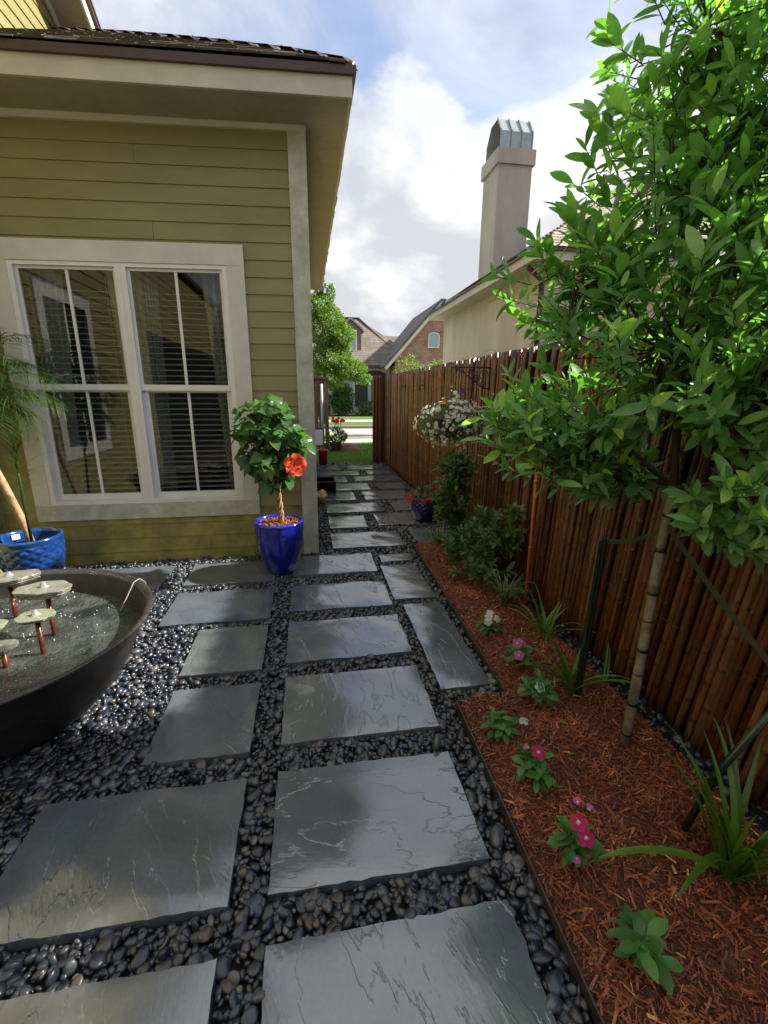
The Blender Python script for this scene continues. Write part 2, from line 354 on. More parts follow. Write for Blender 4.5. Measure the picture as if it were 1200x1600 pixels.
M['rock'] = mat('tan_limestone', [(.42, .31, .18), (.52, .41, .26)], nscale=12, rough=.85, var=.3, vscale=30, bump=[(40, .6, .01)])
M['greypot'] = mat('grey_plastic_pot', [(.09, .09, .085)], rough=.55, var=.2)
M['slat'] = mat('blind_slat', [(0.4464, 0.432, 0.396)], rough=.5, var=.05)
M['curtain'] = mat('sheer_curtain', [(.66, .64, .60), (.74, .72, .68)], nscale=4, rough=.9, var=.15)
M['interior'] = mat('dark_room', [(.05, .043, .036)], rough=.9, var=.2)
M['glass'] = glass_mat()
M['straw'] = mat('dry_leaf', [(.30, .17, .05), (.42, .28, .08), (.20, .10, .04)], drive='random', rough=.7, var=.25)


# ------------------------------------------------------------------ mesh builder
class MB:
    def __init__(s): s.V = []; s.F = []; s.T = []; s.n = 0

    def add(s, v, faces, tint=.5):
        v = np.asarray(v, float).reshape(-1, 3)
        if isinstance(faces, np.ndarray): s.F.append(faces + s.n)
        else:
            by = {}
            for f in faces: by.setdefault(len(f), []).append(f)
            for k, fs in by.items(): s.F.append(np.array(fs) + s.n)
        s.V.append(v); s.T.append(np.broadcast_to(np.asarray(tint, float), (len(v),)).copy()); s.n += len(v)
        return s

    def box(s, a, b, tint=.5):
        x0, y0, z0 = np.minimum(a, b); x1, y1, z1 = np.maximum(a, b)
        v = [(x0, y0, z0), (x1, y0, z0), (x1, y1, z0), (x0, y1, z0), (x0, y0, z1), (x1, y0, z1), (x1, y1, z1), (x0, y1, z1)]
        return s.add(v, BOXF, tint)

    def hexa(s, v, tint=.5): return s.add(v, BOXF, tint)

    def prism(s, poly, z0, z1, tint=.5):
        n = len(poly); v = [(x, y, z0) for x, y in poly] + [(x, y, z1) for x, y in poly]
        F = [tuple(range(n))[::-1], tuple(range(n, 2 * n))] + [(i, (i + 1) % n, n + (i + 1) % n, n + i) for i in range(n)]
        return s.add(v, F, tint)

    def extrude(s, poly, off, tint=.5):
        """planar 3-D polygon pushed along off"""
        poly = np.asarray(poly, float); n = len(poly); v = np.vstack([poly, poly + np.asarray(off)])
        F = [tuple(range(n))[::-1], tuple(range(n, 2 * n))] + [(i, (i + 1) % n, n + (i + 1) % n, n + i) for i in range(n)]
        return s.add(v, F, tint)

    def tube(s, pts, rad, seg=6, tint=.5, cap=True):
        pts = np.asarray(pts, float); n = len(pts); rad = np.broadcast_to(np.asarray(rad, float), (n,))
        d = np.gradient(pts, axis=0); d /= np.linalg.norm(d, axis=1)[:, None] + 1e-9
        up = np.array([0, 0, 1.]) if abs(d[0, 2]) < .9 else np.array([1., 0, 0])
        V = []; a = np.arange(seg) * 2 * np.pi / seg
        x = np.cross(up, d[0])
        for i in range(n):
            x = x - d[i] * x.dot(d[i]); x /= np.linalg.norm(x) + 1e-9
            y = np.cross(d[i], x)
            V.append(pts[i] + rad[i] * (np.cos(a)[:, None] * x + np.sin(a)[:, None] * y))
        F = [(i * seg + j, i * seg + (j + 1) % seg, (i + 1) * seg + (j + 1) % seg, (i + 1) * seg + j) for i in range(n - 1) for j in range(seg)]
        if cap: F += [tuple(range(seg))[::-1], tuple(range((n - 1) * seg, n * seg))]
        return s.add(np.vstack(V), F, tint)

    def lathe(s, prof, c=(0, 0, 0), seg=48, disp=None, tint=.5, cap=False):
        a = np.arange(seg) * 2 * np.pi / seg; V = []
        for i, (r, z) in enumerate(prof):
            rr = r + (np.array([disp(t, z, r) for t in a]) if disp else 0)
            V.append(np.stack([c[0] + rr * np.cos(a), c[1] + rr * np.sin(a), np.full(seg, c[2] + z)], 1))
        n = len(prof)
        F = [(i * seg + j, i * seg + (j + 1) % seg, (i + 1) * seg + (j + 1) % seg, (i + 1) * seg + j) for i in range(n - 1) for j in range(seg)]
        if cap: F += [tuple(range(seg))[::-1], tuple(range((n - 1) * seg, n * seg))]
        return s.add(np.vstack(V), F, tint)

    def scatter(s, tpl, faces, Mx, P, tint):
        N = len(P)
        if N == 0: return s
        V = np.einsum('nij,kj->nki', Mx, tpl) + P[:, None, :]
        k = len(tpl); off = (np.arange(N) * k)
        by = {}
        for f in faces: by.setdefault(len(f), []).append(f)
        for fs in by.values():
            fs = np.array(fs)
            s.F.append((fs[None] + off[:, None, None]).reshape(-1, fs.shape[1]) + s.n)
        s.V.append(V.reshape(-1, 3)); s.T.append(np.repeat(np.broadcast_to(np.asarray(tint, float), (N,)), k)); s.n += N * k
        return s

    def mesh(s, name, m, smooth=False):
        me = bpy.data.meshes.new(name)
        V = np.vstack(s.V); me.vertices.add(len(V)); me.vertices.foreach_set('co', V.astype(np.float32).ravel())
        lv = np.concatenate([f.ravel() for f in s.F]).astype(np.int32)
        tot = np.concatenate([np.full(len(f), f.shape[1]) for f in s.F]).astype(np.int32)
        st = np.concatenate([[0], np.cumsum(tot)[:-1]]).astype(np.int32)
        me.loops.add(len(lv)); me.loops.foreach_set('vertex_index', lv)
        me.polygons.add(len(tot)); me.polygons.foreach_set('loop_start', st); me.polygons.foreach_set('loop_total', tot)
        me.polygons.foreach_set('use_smooth', np.full(len(tot), smooth))
        at = me.attributes.new('tint', 'FLOAT', 'POINT'); at.data.foreach_set('value', np.concatenate(s.T).astype(np.float32))
        me.update(calc_edges=True)
        me.materials.append(m)
        return me


BOXF = [(0, 3, 2, 1), (4, 5, 6, 7), (0, 1, 5, 4), (1, 2, 6, 5), (2, 3, 7, 6), (3, 0, 4, 7)]
ORG = {}


def link(name, data, parent=None):
    o = bpy.data.objects.new(name, data); C.objects.link(o)
    if parent is not None:
        o.parent = parent
        p = ORG.get(parent.name)
        if p is not None: o.matrix_parent_inverse = Matrix.Translation(-Vector(p))
    return o


def part(name, mb, m, parent, smooth=False, kind=None):
    o = link(name, mb.mesh(name, m, smooth), parent)
    if kind: o['kind'] = kind
    return o


def tag(o, label, cat, group=None):
    o['label'] = label; o['category'] = cat
    if group: o['group'] = group
    return o


def thing(name, label, cat, loc=(0, 0, 0), group=None):
    o = bpy.data.objects.new(name, None); C.objects.link(o)
    o.empty_display_size = .1
    o.location = loc; ORG[o.name] = tuple(loc)
    return tag(o, label, cat, group)


def struct(name, mb, m, smooth=False):
    o = link(name, mb.mesh(name, m, smooth)); o['kind'] = 'structure'; return o


def single(name, mb, m, label, cat, group=None, smooth=False):
    return tag(link(name, mb.mesh(name, m, smooth)), label, cat, group)


def copy_thing(root, loc, label):
    r = root.copy(); C.objects.link(r); r.location = loc; r['label'] = label

    def rec(o, p):
        for ch in list(o.children):
            c = ch.copy(); C.objects.link(c); c.parent = p
            rec(ch, c)
    rec(root, r)
    return r


def norm(v): v = np.asarray(v, float); return v / (np.linalg.norm(v, axis=-1, keepdims=True) + 1e-9)


def frames(d, up):
    d = norm(d); x = norm(np.cross(d, up)); z = np.cross(x, d)
    return np.stack([x, d, z], axis=2)


def leaf_tpl(seg=5, w=.36, fold=.10, droop=.22, peak=.45, wave=0., tip=1.):
    t = np.linspace(0, 1, seg + 1)
    pw = np.log(.5) / np.log(peak)
    prof = np.sin(np.pi * t ** pw) ** .75 * w * .5
    V = [(0, 0, 0)]; F = []
    for i in range(1, seg):
        z = -droop * t[i] ** 2; wv = wave * math.sin(i * 2.2)
        V += [(-prof[i], t[i], z + fold * prof[i] * 2 + wv * prof[i]), (0, t[i], z), (prof[i], t[i], z + fold * prof[i] * 2 - wv * prof[i])]
    V.append((0, 1, -droop)); n = len(V) - 1
    F += [(0, 2, 1), (0, 3, 2)]
    for i in range(seg - 2):
        a = 1 + 3 * i
        F += [(a, a + 1, a + 4, a + 3), (a + 1, a + 2, a + 5, a + 4)]
    a = 1 + 3 * (seg - 2)
    F += [(a, a + 1, n), (a + 1, a + 2, n)]
    return np.array(V), F


LEAF = leaf_tpl(5, .36, .12, .2)
LEAF_B = [leaf_tpl(6, .33, .10, .12, .5), leaf_tpl(6, .34, .2, .3, .52), leaf_tpl(6, .30, .05, .22, .5), leaf_tpl(6, .36, .16, .08, .55)]
LEAF_S = leaf_tpl(3, .42, .12, .2)
OVATE = leaf_tpl(5, .78, .14, .3, peak=.33, wave=.25)
PETAL = leaf_tpl(5, .84, .05, .2, peak=.68, wave=.15)
VLEAF = leaf_tpl(5, .42, .14, .32, peak=.6)


def rand_dirs(n, rg=rng): return norm(rg.normal(size=(n, 3)))


def icosphere(sub):
    p = (1 + 5 ** .5) / 2
    V = [(-1, p, 0), (1, p, 0), (-1, -p, 0), (1, -p, 0), (0, -1, p), (0, 1, p), (0, -1, -p), (0, 1, -p), (p, 0, -1), (p, 0, 1), (-p, 0, -1), (-p, 0, 1)]
    F = [(0, 11, 5), (0, 5, 1), (0, 1, 7), (0, 7, 10), (0, 10, 11), (1, 5, 9), (5, 11, 4), (11, 10, 2), (10, 7, 6), (7, 1, 8), (3, 9, 4), (3, 4, 2), (3, 2, 6), (3, 6, 8), (3, 8, 9), (4, 9, 5), (2, 4, 11), (6, 2, 10), (8, 6, 7), (9, 8, 1)]
    V = [tuple(norm(v)) for v in V]
    for _ in range(sub):
        c = {}; F2 = []

        def mid(a, b):
            k = (min(a, b), max(a, b))
            if k not in c: V.append(tuple(norm(np.add(V[a], V[b])))); c[k] = len(V) - 1
            return c[k]
        for a, b, d in F:
            x, y, z = mid(a, b), mid(b, d), mid(d, a)
            F2 += [(a, x, z), (b, y, x), (d, z, y), (x, y, z)]
        F = F2
    return np.array(V), F


ICO0, ICO1, ICO2 = icosphere(0), icosphere(1), icosphere(2)


def rotz(a):
    c, s_ = np.cos(a), np.sin(a); o = np.zeros((len(a), 3, 3)); o[:, 0, 0] = c; o[:, 0, 1] = -s_; o[:, 1, 0] = s_; o[:, 1, 1] = c; o[:, 2, 2] = 1; return o


def rotx(a):
    c, s_ = np.cos(a), np.sin(a); o = np.zeros((len(a), 3, 3)); o[:, 1, 1] = c; o[:, 1, 2] = -s_; o[:, 2, 1] = s_; o[:, 2, 2] = c; o[:, 0, 0] = 1; return o


# ------------------------------------------------------------------ ground and paving
struct('ground', MB().box((-150, -60, -.30), (150, 260, -.09)), M['soil'])
HX, HY = .07, 4.2                       # right front corner of the olive house
SLABS = [(-1.02, -.295, .45, .935), (-1.02, -.29, 1.07, 1.54), (-.73, -.295, 1.68, 2.165), (-.74, -.30, 2.29, 2.79), (-1.02, -.30, 2.885, 3.39),
         (-1.03, -.31, 3.535, 4.0), (-1.9, -1.20, 3.5, 4.0), (-1.75, -1.165, 1.07, 1.50),
         (-.165, .555, .46, .95), (-.17, .55, 1.08, 1.55), (-.165, .56, 1.705, 2.19), (-.17, .57, 2.33, 2.805), (-.17, .57, 2.96, 3.40), (-.165, .56, 3.615, 4.07),
         (.645, .92, 1.965, 2.94), (.60, .92, 3.035, 3.735), (.63, .92, 3.825, 4.01),
         (.21, .945, 4.25, 4.75), (.215, .655, 4.94, 5.44), (.79, 1.275, 4.98, 5.51), (1.085, 1.5, 4.295, 4.815), (.215, .955, 5.625, 6.095),
         (1.105, 1.56, 5.63, 6.2), (.225, .66, 6.31, 6.83), (.80, 1.47, 6.30, 6.855), (.22, .975, 6.995, 7.515), (1.115, 1.56, 7.025, 7.485),
         (.20, .655, 7.665, 8.155), (.80, 1.59, 7.74, 8.185), (.195, .94, 8.33, 8.765), (1.105, 1.58, 8.37, 8.775), (.21, .63, 8.89, 9.375), (.77, 1.545, 8.955, 9.42)]
KC = (-1.56, 2.17)                      # fountain kettle centre
gb = struct('gravel_bed', MB().box((-2.6, -1.5, -.085), (1.75, 9.9, -.05)), M['gravelbase'])

paving = struct('stone_path', MB().prism([(-1.95, .42), (.95, .42), (.95, 4.1), (-1.95, 4.1)], -.0495, -.046), M['gravelbase'])
for (x0, x1, y0, y1) in SLABS:
    nx = max(6, int((x1 - x0) / .035)); ny = max(6, int((y1 - y0) / .035))
    gx = np.linspace(-(x1 - x0) / 2, (x1 - x0) / 2, nx + 1); gy = np.linspace(-(y1 - y0) / 2, (y1 - y0) / 2, ny + 1)
    X, Y = np.meshgrid(gx, gy)
    ph = rng.uniform(0, 6, 6)
    Z = .0012 * np.sin(X * 13 + ph[0] + 2 * np.sin(Y * 9 + ph[1])) + .0010 * np.sin(Y * 21 + X * 15 + ph[2])
    ed = (X == gx[0]) | (X == gx[-1]) | (Y == gy[0]) | (Y == gy[-1])
    Z = Z - ed * .0025
    X = X + np.where((X == gx[0]) | (X == gx[-1]), rng.normal(0, .0016, X.shape), 0)
    Y = Y + np.where((Y == gy[0]) | (Y == gy[-1]), rng.normal(0, .0016, Y.shape), 0)
    X = X + np.where((X == X[0, 0]) | ed, .0006 * np.sin(Y * 23 + ph[3]) + .0005 * np.sin(Y * 57 + ph[4]), 0); Y = Y + np.where(ed, .0006 * np.sin(X * 25 + ph[5]) + .0005 * np.sin(X * 61 + ph[1]), 0)
    V = np.stack([X.ravel(), Y.ravel(), Z.ravel()], 1)
    F = [(j * (nx + 1) + i, j * (nx + 1) + i + 1, (j + 1) * (nx + 1) + i + 1, (j + 1) * (nx + 1) + i) for j in range(ny) for i in range(nx)]
    ring = [i for i in range(nx + 1)] + [j * (nx + 1) + nx for j in range(1, ny + 1)] + [ny * (nx + 1) + i for i in range(nx - 1, -1, -1)] + [j * (nx + 1) for j in range(ny - 1, 0, -1)]
    nb = len(V); k = len(ring); top = V[ring].copy(); low = top.copy(); low[:, 2] = -.042; V = np.vstack([V, top, low])
    F += [(nb + (i + 1) % k, nb + i, nb + k + i, nb + k + (i + 1) % k) for i in range(k)]
    mb = MB().add(V, F)
    o = part('paving_slab', mb, M['slab'], paving, True)
    o.location = ((x0 + x1) / 2, (y0 + y1) / 2, 0)
    o.rotation_euler = (rng.normal(0, .003), rng.normal(0, .003), rng.normal(0, .004))

BED = [(.655, .2), (.69, 1.83), (.96, 1.83), (1.03, 4.2), (1.54, 4.2), (1.54, .2)]


def in_poly(x, y, poly):
    ins = np.zeros(len(x), bool); n = len(poly)
    for i in range(n):
        (ax, ay), (bx, by) = poly[i], poly[(i + 1) % n]
        c = ((ay > y) != (by > y)) & (x < (bx - ax) * (y - ay) / (by - ay + 1e-12) + ax)
        ins ^= c
    return ins


def pebbles():
    pts = []
    for (ya, yb, pitch) in ((.35, 4.2, .0238), (4.2, 9.9, .0285)):
        ys = np.arange(ya, yb, pitch * .87)
        for j, y in enumerate(ys):
            xs = np.arange(-2.6 if ya < 4 else .05, 1.66, pitch) + (j % 2) * pitch / 2
            pts.append(np.stack([xs, np.full(len(xs), y), np.full(len(xs), pitch)], 1))
    P = np.vstack(pts)
    ex = P[rng.random(len(P)) < .22].copy(); ex[:, :2] += rng.normal(0, .01, (len(ex), 2))
    top = np.concatenate([np.zeros(len(P)), np.ones(len(ex))])
    P = np.vstack([P, ex])
    P[:, :2] += rng.normal(0, .0048, (len(P), 2))
    x, y = P[:, 0], P[:, 1]
    keep = ~((x < HX + .015) & (y > HY - .02))
    keep &= ~in_poly(x, y, [(a - (.012 if a < 1.2 else 0), b) for a, b in BED])
    for (x0, x1, y0, y1) in SLABS:
        mg = np.where(top > 0, .010, .004)
        keep &= ~((x > x0 - mg) & (x < x1 + mg) & (y > y0 - mg) & (y < y1 + mg))
    keep &= np.hypot(x - KC[0], y - KC[1]) > .42
    keep &= ~((x > 1.53) & (y < 4.2) & (rng.random(len(x)) < .62))
    u, v, d = proj(np.stack([x, y, np.zeros(len(x))], 1))
    keep &= (d > .1) & (u > -260) & (u < 1460) & (v < 1800)
    P, top = P[keep], top[keep]
    N = len(P)
    a = rng.gamma(8, .0160 / 8, N).clip(.0085, .028) * np.where(P[:, 2] > .03, .95, 1.)
    a = np.where(rng.random(N) < .07, a * rng.uniform(1.2, 1.5, N), a); a = np.where(rng.random(N) < .12, a * .72, a)
    b = a * rng.uniform(.62, .9, N); c = a * rng.uniform(.38, .62, N)
    tilt = rng.normal(0, .38, N); tilt = np.where(rng.random(N) < .12, rng.uniform(.8, 1.5, N), tilt)
    Mx = rotz(rng.uniform(0, 6.28, N)) @ rotx(tilt) @ rotz(rng.uniform(0, 6.28, N))
    Mx = Mx * np.stack([a, b, c], 1)[:, None, :]
    Z = -.034 + np.abs(Mx[:, 2]).max(1) * .85 + top * .013 + rng.normal(0, .003, N)
    Z = np.minimum(Z, .012)
    Pos = np.stack([P[:, 0], P[:, 1], Z], 1)
    return Pos, Mx


Pos, Mx = pebbles()
u, v, d = proj(Pos)
size = np.abs(Mx).max((1, 2)) / np.maximum(d, .1)
inside = (u > 6) & (u < 1194) & (v > 6) & (v < 1594)
order = np.argsort(-np.where(inside, size, 0))[:300]
sel = np.zeros(len(Pos), bool); sel[order] = True


def warp_ico(base, k):
    V, F = base; V = V.copy()
    r = 1 + .10 * np.sin(V[:, 0] * 2.1 + k) + .08 * np.sin(V[:, 1] * 2.7 + k * 2.3) + .06 * np.sin(V[:, 2] * 3 + k * 1.7)
    return V * r[:, None], F


far = Pos[:, 1] > 5.2
rest = MB()
for k in range(5):
    grp = (np.arange(len(Pos)) % 5 == k) & ~sel
    for ico, mk in ((ICO1, ~far), (ICO0, far)):
        q = grp & mk
        tpl, F = warp_ico(ico, k)
        rest.scatter(tpl, F, Mx[q], Pos[q], rng.random(q.sum()))
part('loose_pebbles', rest, M['pebble'], gb, smooth=True, kind='stuff')
pm = [MB().add(*warp_ico(ICO2, k)).mesh('pebble', M['pebble_r'], True) for k in range(8)]
for n_, i in enumerate(order):
    o = link('pebble', pm[n_ % 8], gb)
    m4 = Matrix.Identity(4)
    for r in range(3):
        for c in range(3): m4[r][c] = Mx[i][r, c]
        m4[r][3] = Pos[i][r]
    o.matrix_basis = m4


# ------------------------------------------------------------------ mulch bed
def bedz(x, y):
    e = np.minimum(np.minimum((x - np.where(y < 1.83, .675, .99)) / .12, (1.54 - x) / .1), 1).clip(0, 1)
    return -.01 + e * (.035 + .018 * np.sin(x * 9 + y * 4) + .012 * np.sin(y * 13 - x * 5))


gx = np.arange(.66, 1.545, .02); gy = np.arange(.2, 4.205, .02)
X, Y = np.meshgrid(gx, gy)
ed = np.where(Y < 1.83, .655 + (Y - .2) / 1.63 * .035, .96 + (Y - 1.83) / 2.37 * .07) + .006
Xc = np.maximum(X, ed)
Z = bedz(Xc, Y) + rng.normal(0, .0045, X.shape)
nx = len(gx) - 1; ny = len(gy) - 1
V = np.stack([Xc.ravel(), Y.ravel(), Z.ravel()], 1)
F = [(j * (nx + 1) + i, j * (nx + 1) + i + 1, (j + 1) * (nx + 1) + i + 1, (j + 1) * (nx + 1) + i) for j in range(ny) for i in range(nx)]
F = [f for f in F if (V[f[1], 0] - V[f[0], 0]) + (V[f[2], 0] - V[f[3], 0]) > 1e-6]
bed = struct('mulch_bed', MB().add(V, F), M['mulch'])
N = 42000
x = rng.uniform(.66, 1.54, N); y = .25 + 3.95 * rng.random(N) ** 1.25
ed = np.where(y < 1.83, .655 + (y - .2) / 1.63 * .035, .96 + (y - 1.83) / 2.37 * .07) + .012
k = x > ed; x, y = x[k], y[k]; N = len(x)
L = rng.gamma(1.9, .0115, N).clip(.006, .06); L = np.where(rng.random(N) < .45, L * .5, L); wd = (L * rng.uniform(.06, .24, N)).clip(.0009, .008); th = wd * rng.uniform(.25, .6, N)
cv = np.array([(-.5, -1, -.5), (.5, -.9, -.5), (.35, 1, -.5), (-.3, .85, -.5), (-.5, -.95, .5), (.5, -.85, .5), (.3, .95, .5), (-.35, .8, .5)]) * np.array([1, .5, 1])
Mc = rotz(rng.uniform(0, 6.28, N)) @ rotx(rng.normal(0, .33, N)) * np.stack([wd, L, th], 1)[:, None, :]
big = L > .03
patch = .5 + .25 * np.sin(x * 11 + 2 * np.sin(y * 5)) + .25 * np.sin(y * 8.3 + 3 * np.sin(x * 6))
tint = np.clip(.62 * rng.random(N) + .30 * patch - .04, 0, .84); tint = np.where(rng.random(N) < .03, rng.uniform(.88, 1, N), tint)
part('mulch_chips', MB().scatter(cv, BOXF, Mc, np.stack([x, y, bedz(x, y) + .004 + rng.random(N) * .008], 1), tint), M['chip'], bed, kind='stuff')

mb = MB()
path = [(.65, .2), (.685, 1.835), (.955, 1.835), (1.025, 4.205), (1.56, 4.205)]
for (ax, ay), (bx, by) in zip(path[:-1], path[1:]):
    dd = norm((bx - ax, by - ay)); nn = np.array((-dd[1], dd[0])) * .0025
    dd = dd * .0024
    q = [(ax - dd[0] + nn[0], ay - dd[1] + nn[1]), (ax - dd[0] - nn[0], ay - dd[1] - nn[1]), (bx + dd[0] - nn[0], by + dd[1] - nn[1]), (bx + dd[0] + nn[0], by + dd[1] + nn[1])]
    mb.prism(q[::-1], -.06, .018 + .001 * (ax > .9))
single('bed_edging', mb, M['edging'], 'thin rusty metal edging strip between the pebbles and the red mulch', 'garden edging')

# lawn, pavement and street beyond the path
lawn = struct('lawn', MB().box((-30, 9.9, -.088), (40, 13.9, -.012)), M['lawn'])
struct('pavement', MB().box((-40, 13.9, -.088), (60, 15.0, .0)), M['concrete'])
struct('verge', MB().box((-40, 15.0, -.088), (60, 15.5, -.004)), M['lawn'])
struct('street', MB().box((-60, 15.5, -.088), (90, 20.3, -.075)), M['asphalt'])
struct('kerb', MB().box((-60, 20.3, -.088), (90, 20.6, .03)), M['kerb'])
struct('far_verge', MB().box((-60, 20.6, -.088), (90, 23.4, .02)), M['lawn'])
struct('far_pavement', MB().box((-60, 23.4, -.088), (90, 25.0, .03)), M['concrete'])
struct('far_lawn', MB().box((-60, 25.0, -.088), (90, 60, .02)), M['lawn'])
N = 9000
gx_, gy_ = rng.uniform(.05, 2.0, N), 9.93 + 3.9 * rng.random(N) ** 1.3
dirs = np.stack([rng.normal(0, .4, N), rng.normal(0, .4, N), np.ones(N)], 1)
tplg = (np.array([(-.5, 0, 0), (.5, 0, 0), (0, 1, .15)]), [(0, 1, 2)])
Mg = frames(dirs, rand_dirs(N)) * np.stack([np.full(N, .009), rng.uniform(.03, .075, N), np.full(N, .05)], 1)[:, None, :]
g_ = part('grass', MB().scatter(tplg[0], tplg[1], Mg, np.stack([gx_, gy_, np.full(N, -.014)], 1), rng.random(N)), M['grass'], lawn, kind='stuff')

# ------------------------------------------------------------------ olive house
house = thing('olive_house', 'olive lap-sided house with a cream-trimmed double window and brown shingle roof, along the left', 'house', (-1.3, 4.2, 0))


def sag(V):
    """the old front has settled a little towards the wing on its left"""
    V = np.asarray(V, float).copy()
    k = (V[:, 1] > 3.3) & (V[:, 1] < 7.2)
    V[:, 2] -= np.where(k, 0.021 * np.maximum(0, (V[:, 2] - 1.5) / 1.) * np.clip(-V[:, 0], 0, 2.6), 0)
    return V


def hpart(name, mb, m, parent=house, smooth=False, kind=None, sagging=True):
    if sagging: mb.V = [sag(v) for v in mb.V]
    return part(name, mb, m, parent, smooth, kind)


def lap(x0, x1, z0, z1, y=HY):
    """clapboard facing -Y: bottom edge stands proud"""
    return MB().hexa([(x0, y - .013, z0), (x1, y - .013, z0), (x1, y + .012, z0), (x0, y + .012, z0), (x0, y - .002, z1), (x1, y - .002, z1), (x1, y + .012, z1), (x0, y + .012, z1)])


WX0, WX1, WZ0, WZ1 = -2.315, -.46, .40, 2.645
rows = [3.45 - .1295 * i for i in range(28)]
for i in range(len(rows) - 1):
    zt, zb = rows[i] + .004, max(rows[i + 1], -.04)
    zt = zt - .002
    mm = M['siding_low'] if zb < .42 else M['siding']
    if zt <= -.03: break
    segs = [(-2.595, -.0725)]
    if zb < WZ1 - .03 and zt > WZ0 + .03: segs = [(-2.595, WX0 + .01), (WX1 - .01, -.0725)]
    for a, b in segs:
        if b - a > 1.5 and i % 4 == 1:
            c_ = a + (b - a) * rng.uniform(.25, .75)
            hpart('siding_board', lap(a, c_ - .0012, zb, zt), mm); hpart('siding_board', lap(c_ + .0012, b, zb, zt), mm)
        else: hpart('siding_board', lap(a, b, zb, zt), mm)
    if zb < WZ0 < zt and len(segs) == 2: hpart('siding_board', lap(WX0 + .0105, WX1 - .0105, zb, WZ0 + .01), mm)
    if zb < WZ1 < zt and len(segs) == 2: hpart('siding_board', lap(WX0 + .0105, WX1 - .0105, WZ1 - .01, zt), mm)
for i in range(len(rows) - 1):      # side wall along the path
    zt, zb = rows[i] + .002, max(rows[i + 1], -.04)
    hpart('siding_board', MB().hexa([(.02, 4.345, zb), (.063, 4.345, zb), (.063, 9.78, zb), (.02, 9.78, zb), (.02, 4.345, zt), (.052, 4.345, zt), (.052, 9.78, zt), (.02, 9.78, zt)]), M['siding'], sagging=False)
hpart('corner_board', MB().box((-.072, 4.176, -.02), (.07, 4.20, 3.449)), M['trim_worn'])
hpart('corner_board', MB().box((.046, 4.2005, -.02), (.0695, 4.342, 3.498)), M['trim_worn'])
hpart('frieze_board', MB().box((-2.595, 4.172, 3.45), (.072, 4.198, 3.499)), M['trim'])
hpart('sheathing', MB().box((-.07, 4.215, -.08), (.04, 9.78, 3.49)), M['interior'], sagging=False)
# eaves
hpart('soffit', MB().box((-2.595, 3.803, 3.50), (.372, 4.199, 3.52)), M['soffit'])
hpart('soffit', MB().box((.0725, 4.2, 3.50), (.372, 10.1, 3.52)), M['soffit'], sagging=False)
hpart('fascia', MB().box((-2.595, 3.778, 3.492), (.372, 3.802, 3.615)), M['fascia'])
hpart('fascia', MB().box((.3725, 3.778, 3.492), (.396, 10.1, 3.615)), M['fascia'], sagging=False)
hpart('drip_edge', MB().box((-2.595, 3.752, 3.6155), (.422, 3.80, 3.668)), M['dripedge'])
hpart('drip_edge', MB().box((.374, 3.8005, 3.6155), (.422, 10.1, 3.668)), M['dripedge'], sagging=False)


def shingles(mb, o, u, v, spans, exposure=.14, tab=.22, th=.006, rg=rng):
    """courses of shingle tabs climbing v from o; spans(d) -> (u0, u1) along u"""
    o, u, v = np.array(o, float), norm(u), norm(v); n = np.cross(u, v)
    if n[2] < 0: n = -n
    d = 0.
    k = 0
    while True:
        s_ = spans(d + exposure * .5)
        if s_ is None: break
        a, b = s_
        x = a - (tab * .5 if k % 2 else 0) + rg.uniform(-.02, .02)
        while x < b:
            w = tab * rg.uniform(.75, 1.2); p, q = max(x, a), min(x + w - .004, b)
            if q - p > .02:
                jj = rg.uniform(-.010, .004); t2 = th * rg.uniform(.7, 1.6)
                c = [(p, d + jj, .002), (q, d + jj, .002), (q, d + exposure * 1.12, .0), (p, d + exposure * 1.12, .0), (p, d + jj, t2 + .004), (q, d + jj, t2 + .004), (q, d + exposure * 1.12, .005), (p, d + exposure * 1.12, .005)]
                mb.hexa([o + u * i + v * j + n * h for i, j, h in c], rg.random())
            x += w
        d += exposure; k += 1
    return mb


PT = .64; sl_ = math.hypot(1, PT)
roof = hpart('roof', MB().add([(-2.6, 3.77, 3.664), (.40, 3.77, 3.664), (-2.6, 6.77, 3.664 + 3 * PT), (.40, 10.1, 3.664), (-2.6, 10.1, 3.664 + 3 * PT)], [(0, 1, 2), (1, 3, 4, 2)]), M['dripedge'])
mb = MB(); shingles(mb, (-2.6, 3.745, 3.668), (1, 0, 0), (0, 1, PT), lambda d: None if d / sl_ > 2.95 else (0, 3.01 - d / sl_), exposure=.15)
mb.V = [sag(v) for v in mb.V]
part('shingles', mb, M['shingle'], roof, kind='stuff')
mb = MB(); shingles(mb, (.428, 3.75, 3.668), (0, 1, 0), (-1, 0, PT), lambda d: None if d / sl_ > 2.95 else (d / sl_ + .02, 6.36), exposure=.15)
mb.V = [sag(v) for v in mb.V]
part('shingles', mb, M['shingle'], roof, kind='stuff')
mb = MB()
for i in range(19):                      # ridge caps down the hip
    t0 = .03 + i * .17
    for sgn in (0,):
        c = np.array([.415 - t0, 3.757 + t0, 3.684 + PT * t0]); e = np.array([-1, 1, PT]); e /= np.linalg.norm(e)
        w = np.array([1, 1, 0]) / 2 ** .5 * .09; l = e * .235
        mb.add([c - w - (0, 0, .012), c + (0, 0, .016), c + w - (0, 0, .012), c - w + l - (0, 0, .016), c + l + (0, 0, .010), c + w + l - (0, 0, .016)], [(0, 1, 4, 3), (1, 2, 5, 4), (0, 2, 1)], rng.random())
mb.V = [sag(v) for v in mb.V]
part('hip_shingles', mb, M['shingle'], roof, kind='stuff')
mb = MB().tube([(.40 - t, 3.772 + t, 3.668 + PT * t) for t in (0, 1, 2, 3)], .03, 6)
mb.V = [sag(v) for v in mb.V]
part('hip_ridge', mb, M['dripedge'], roof, True)

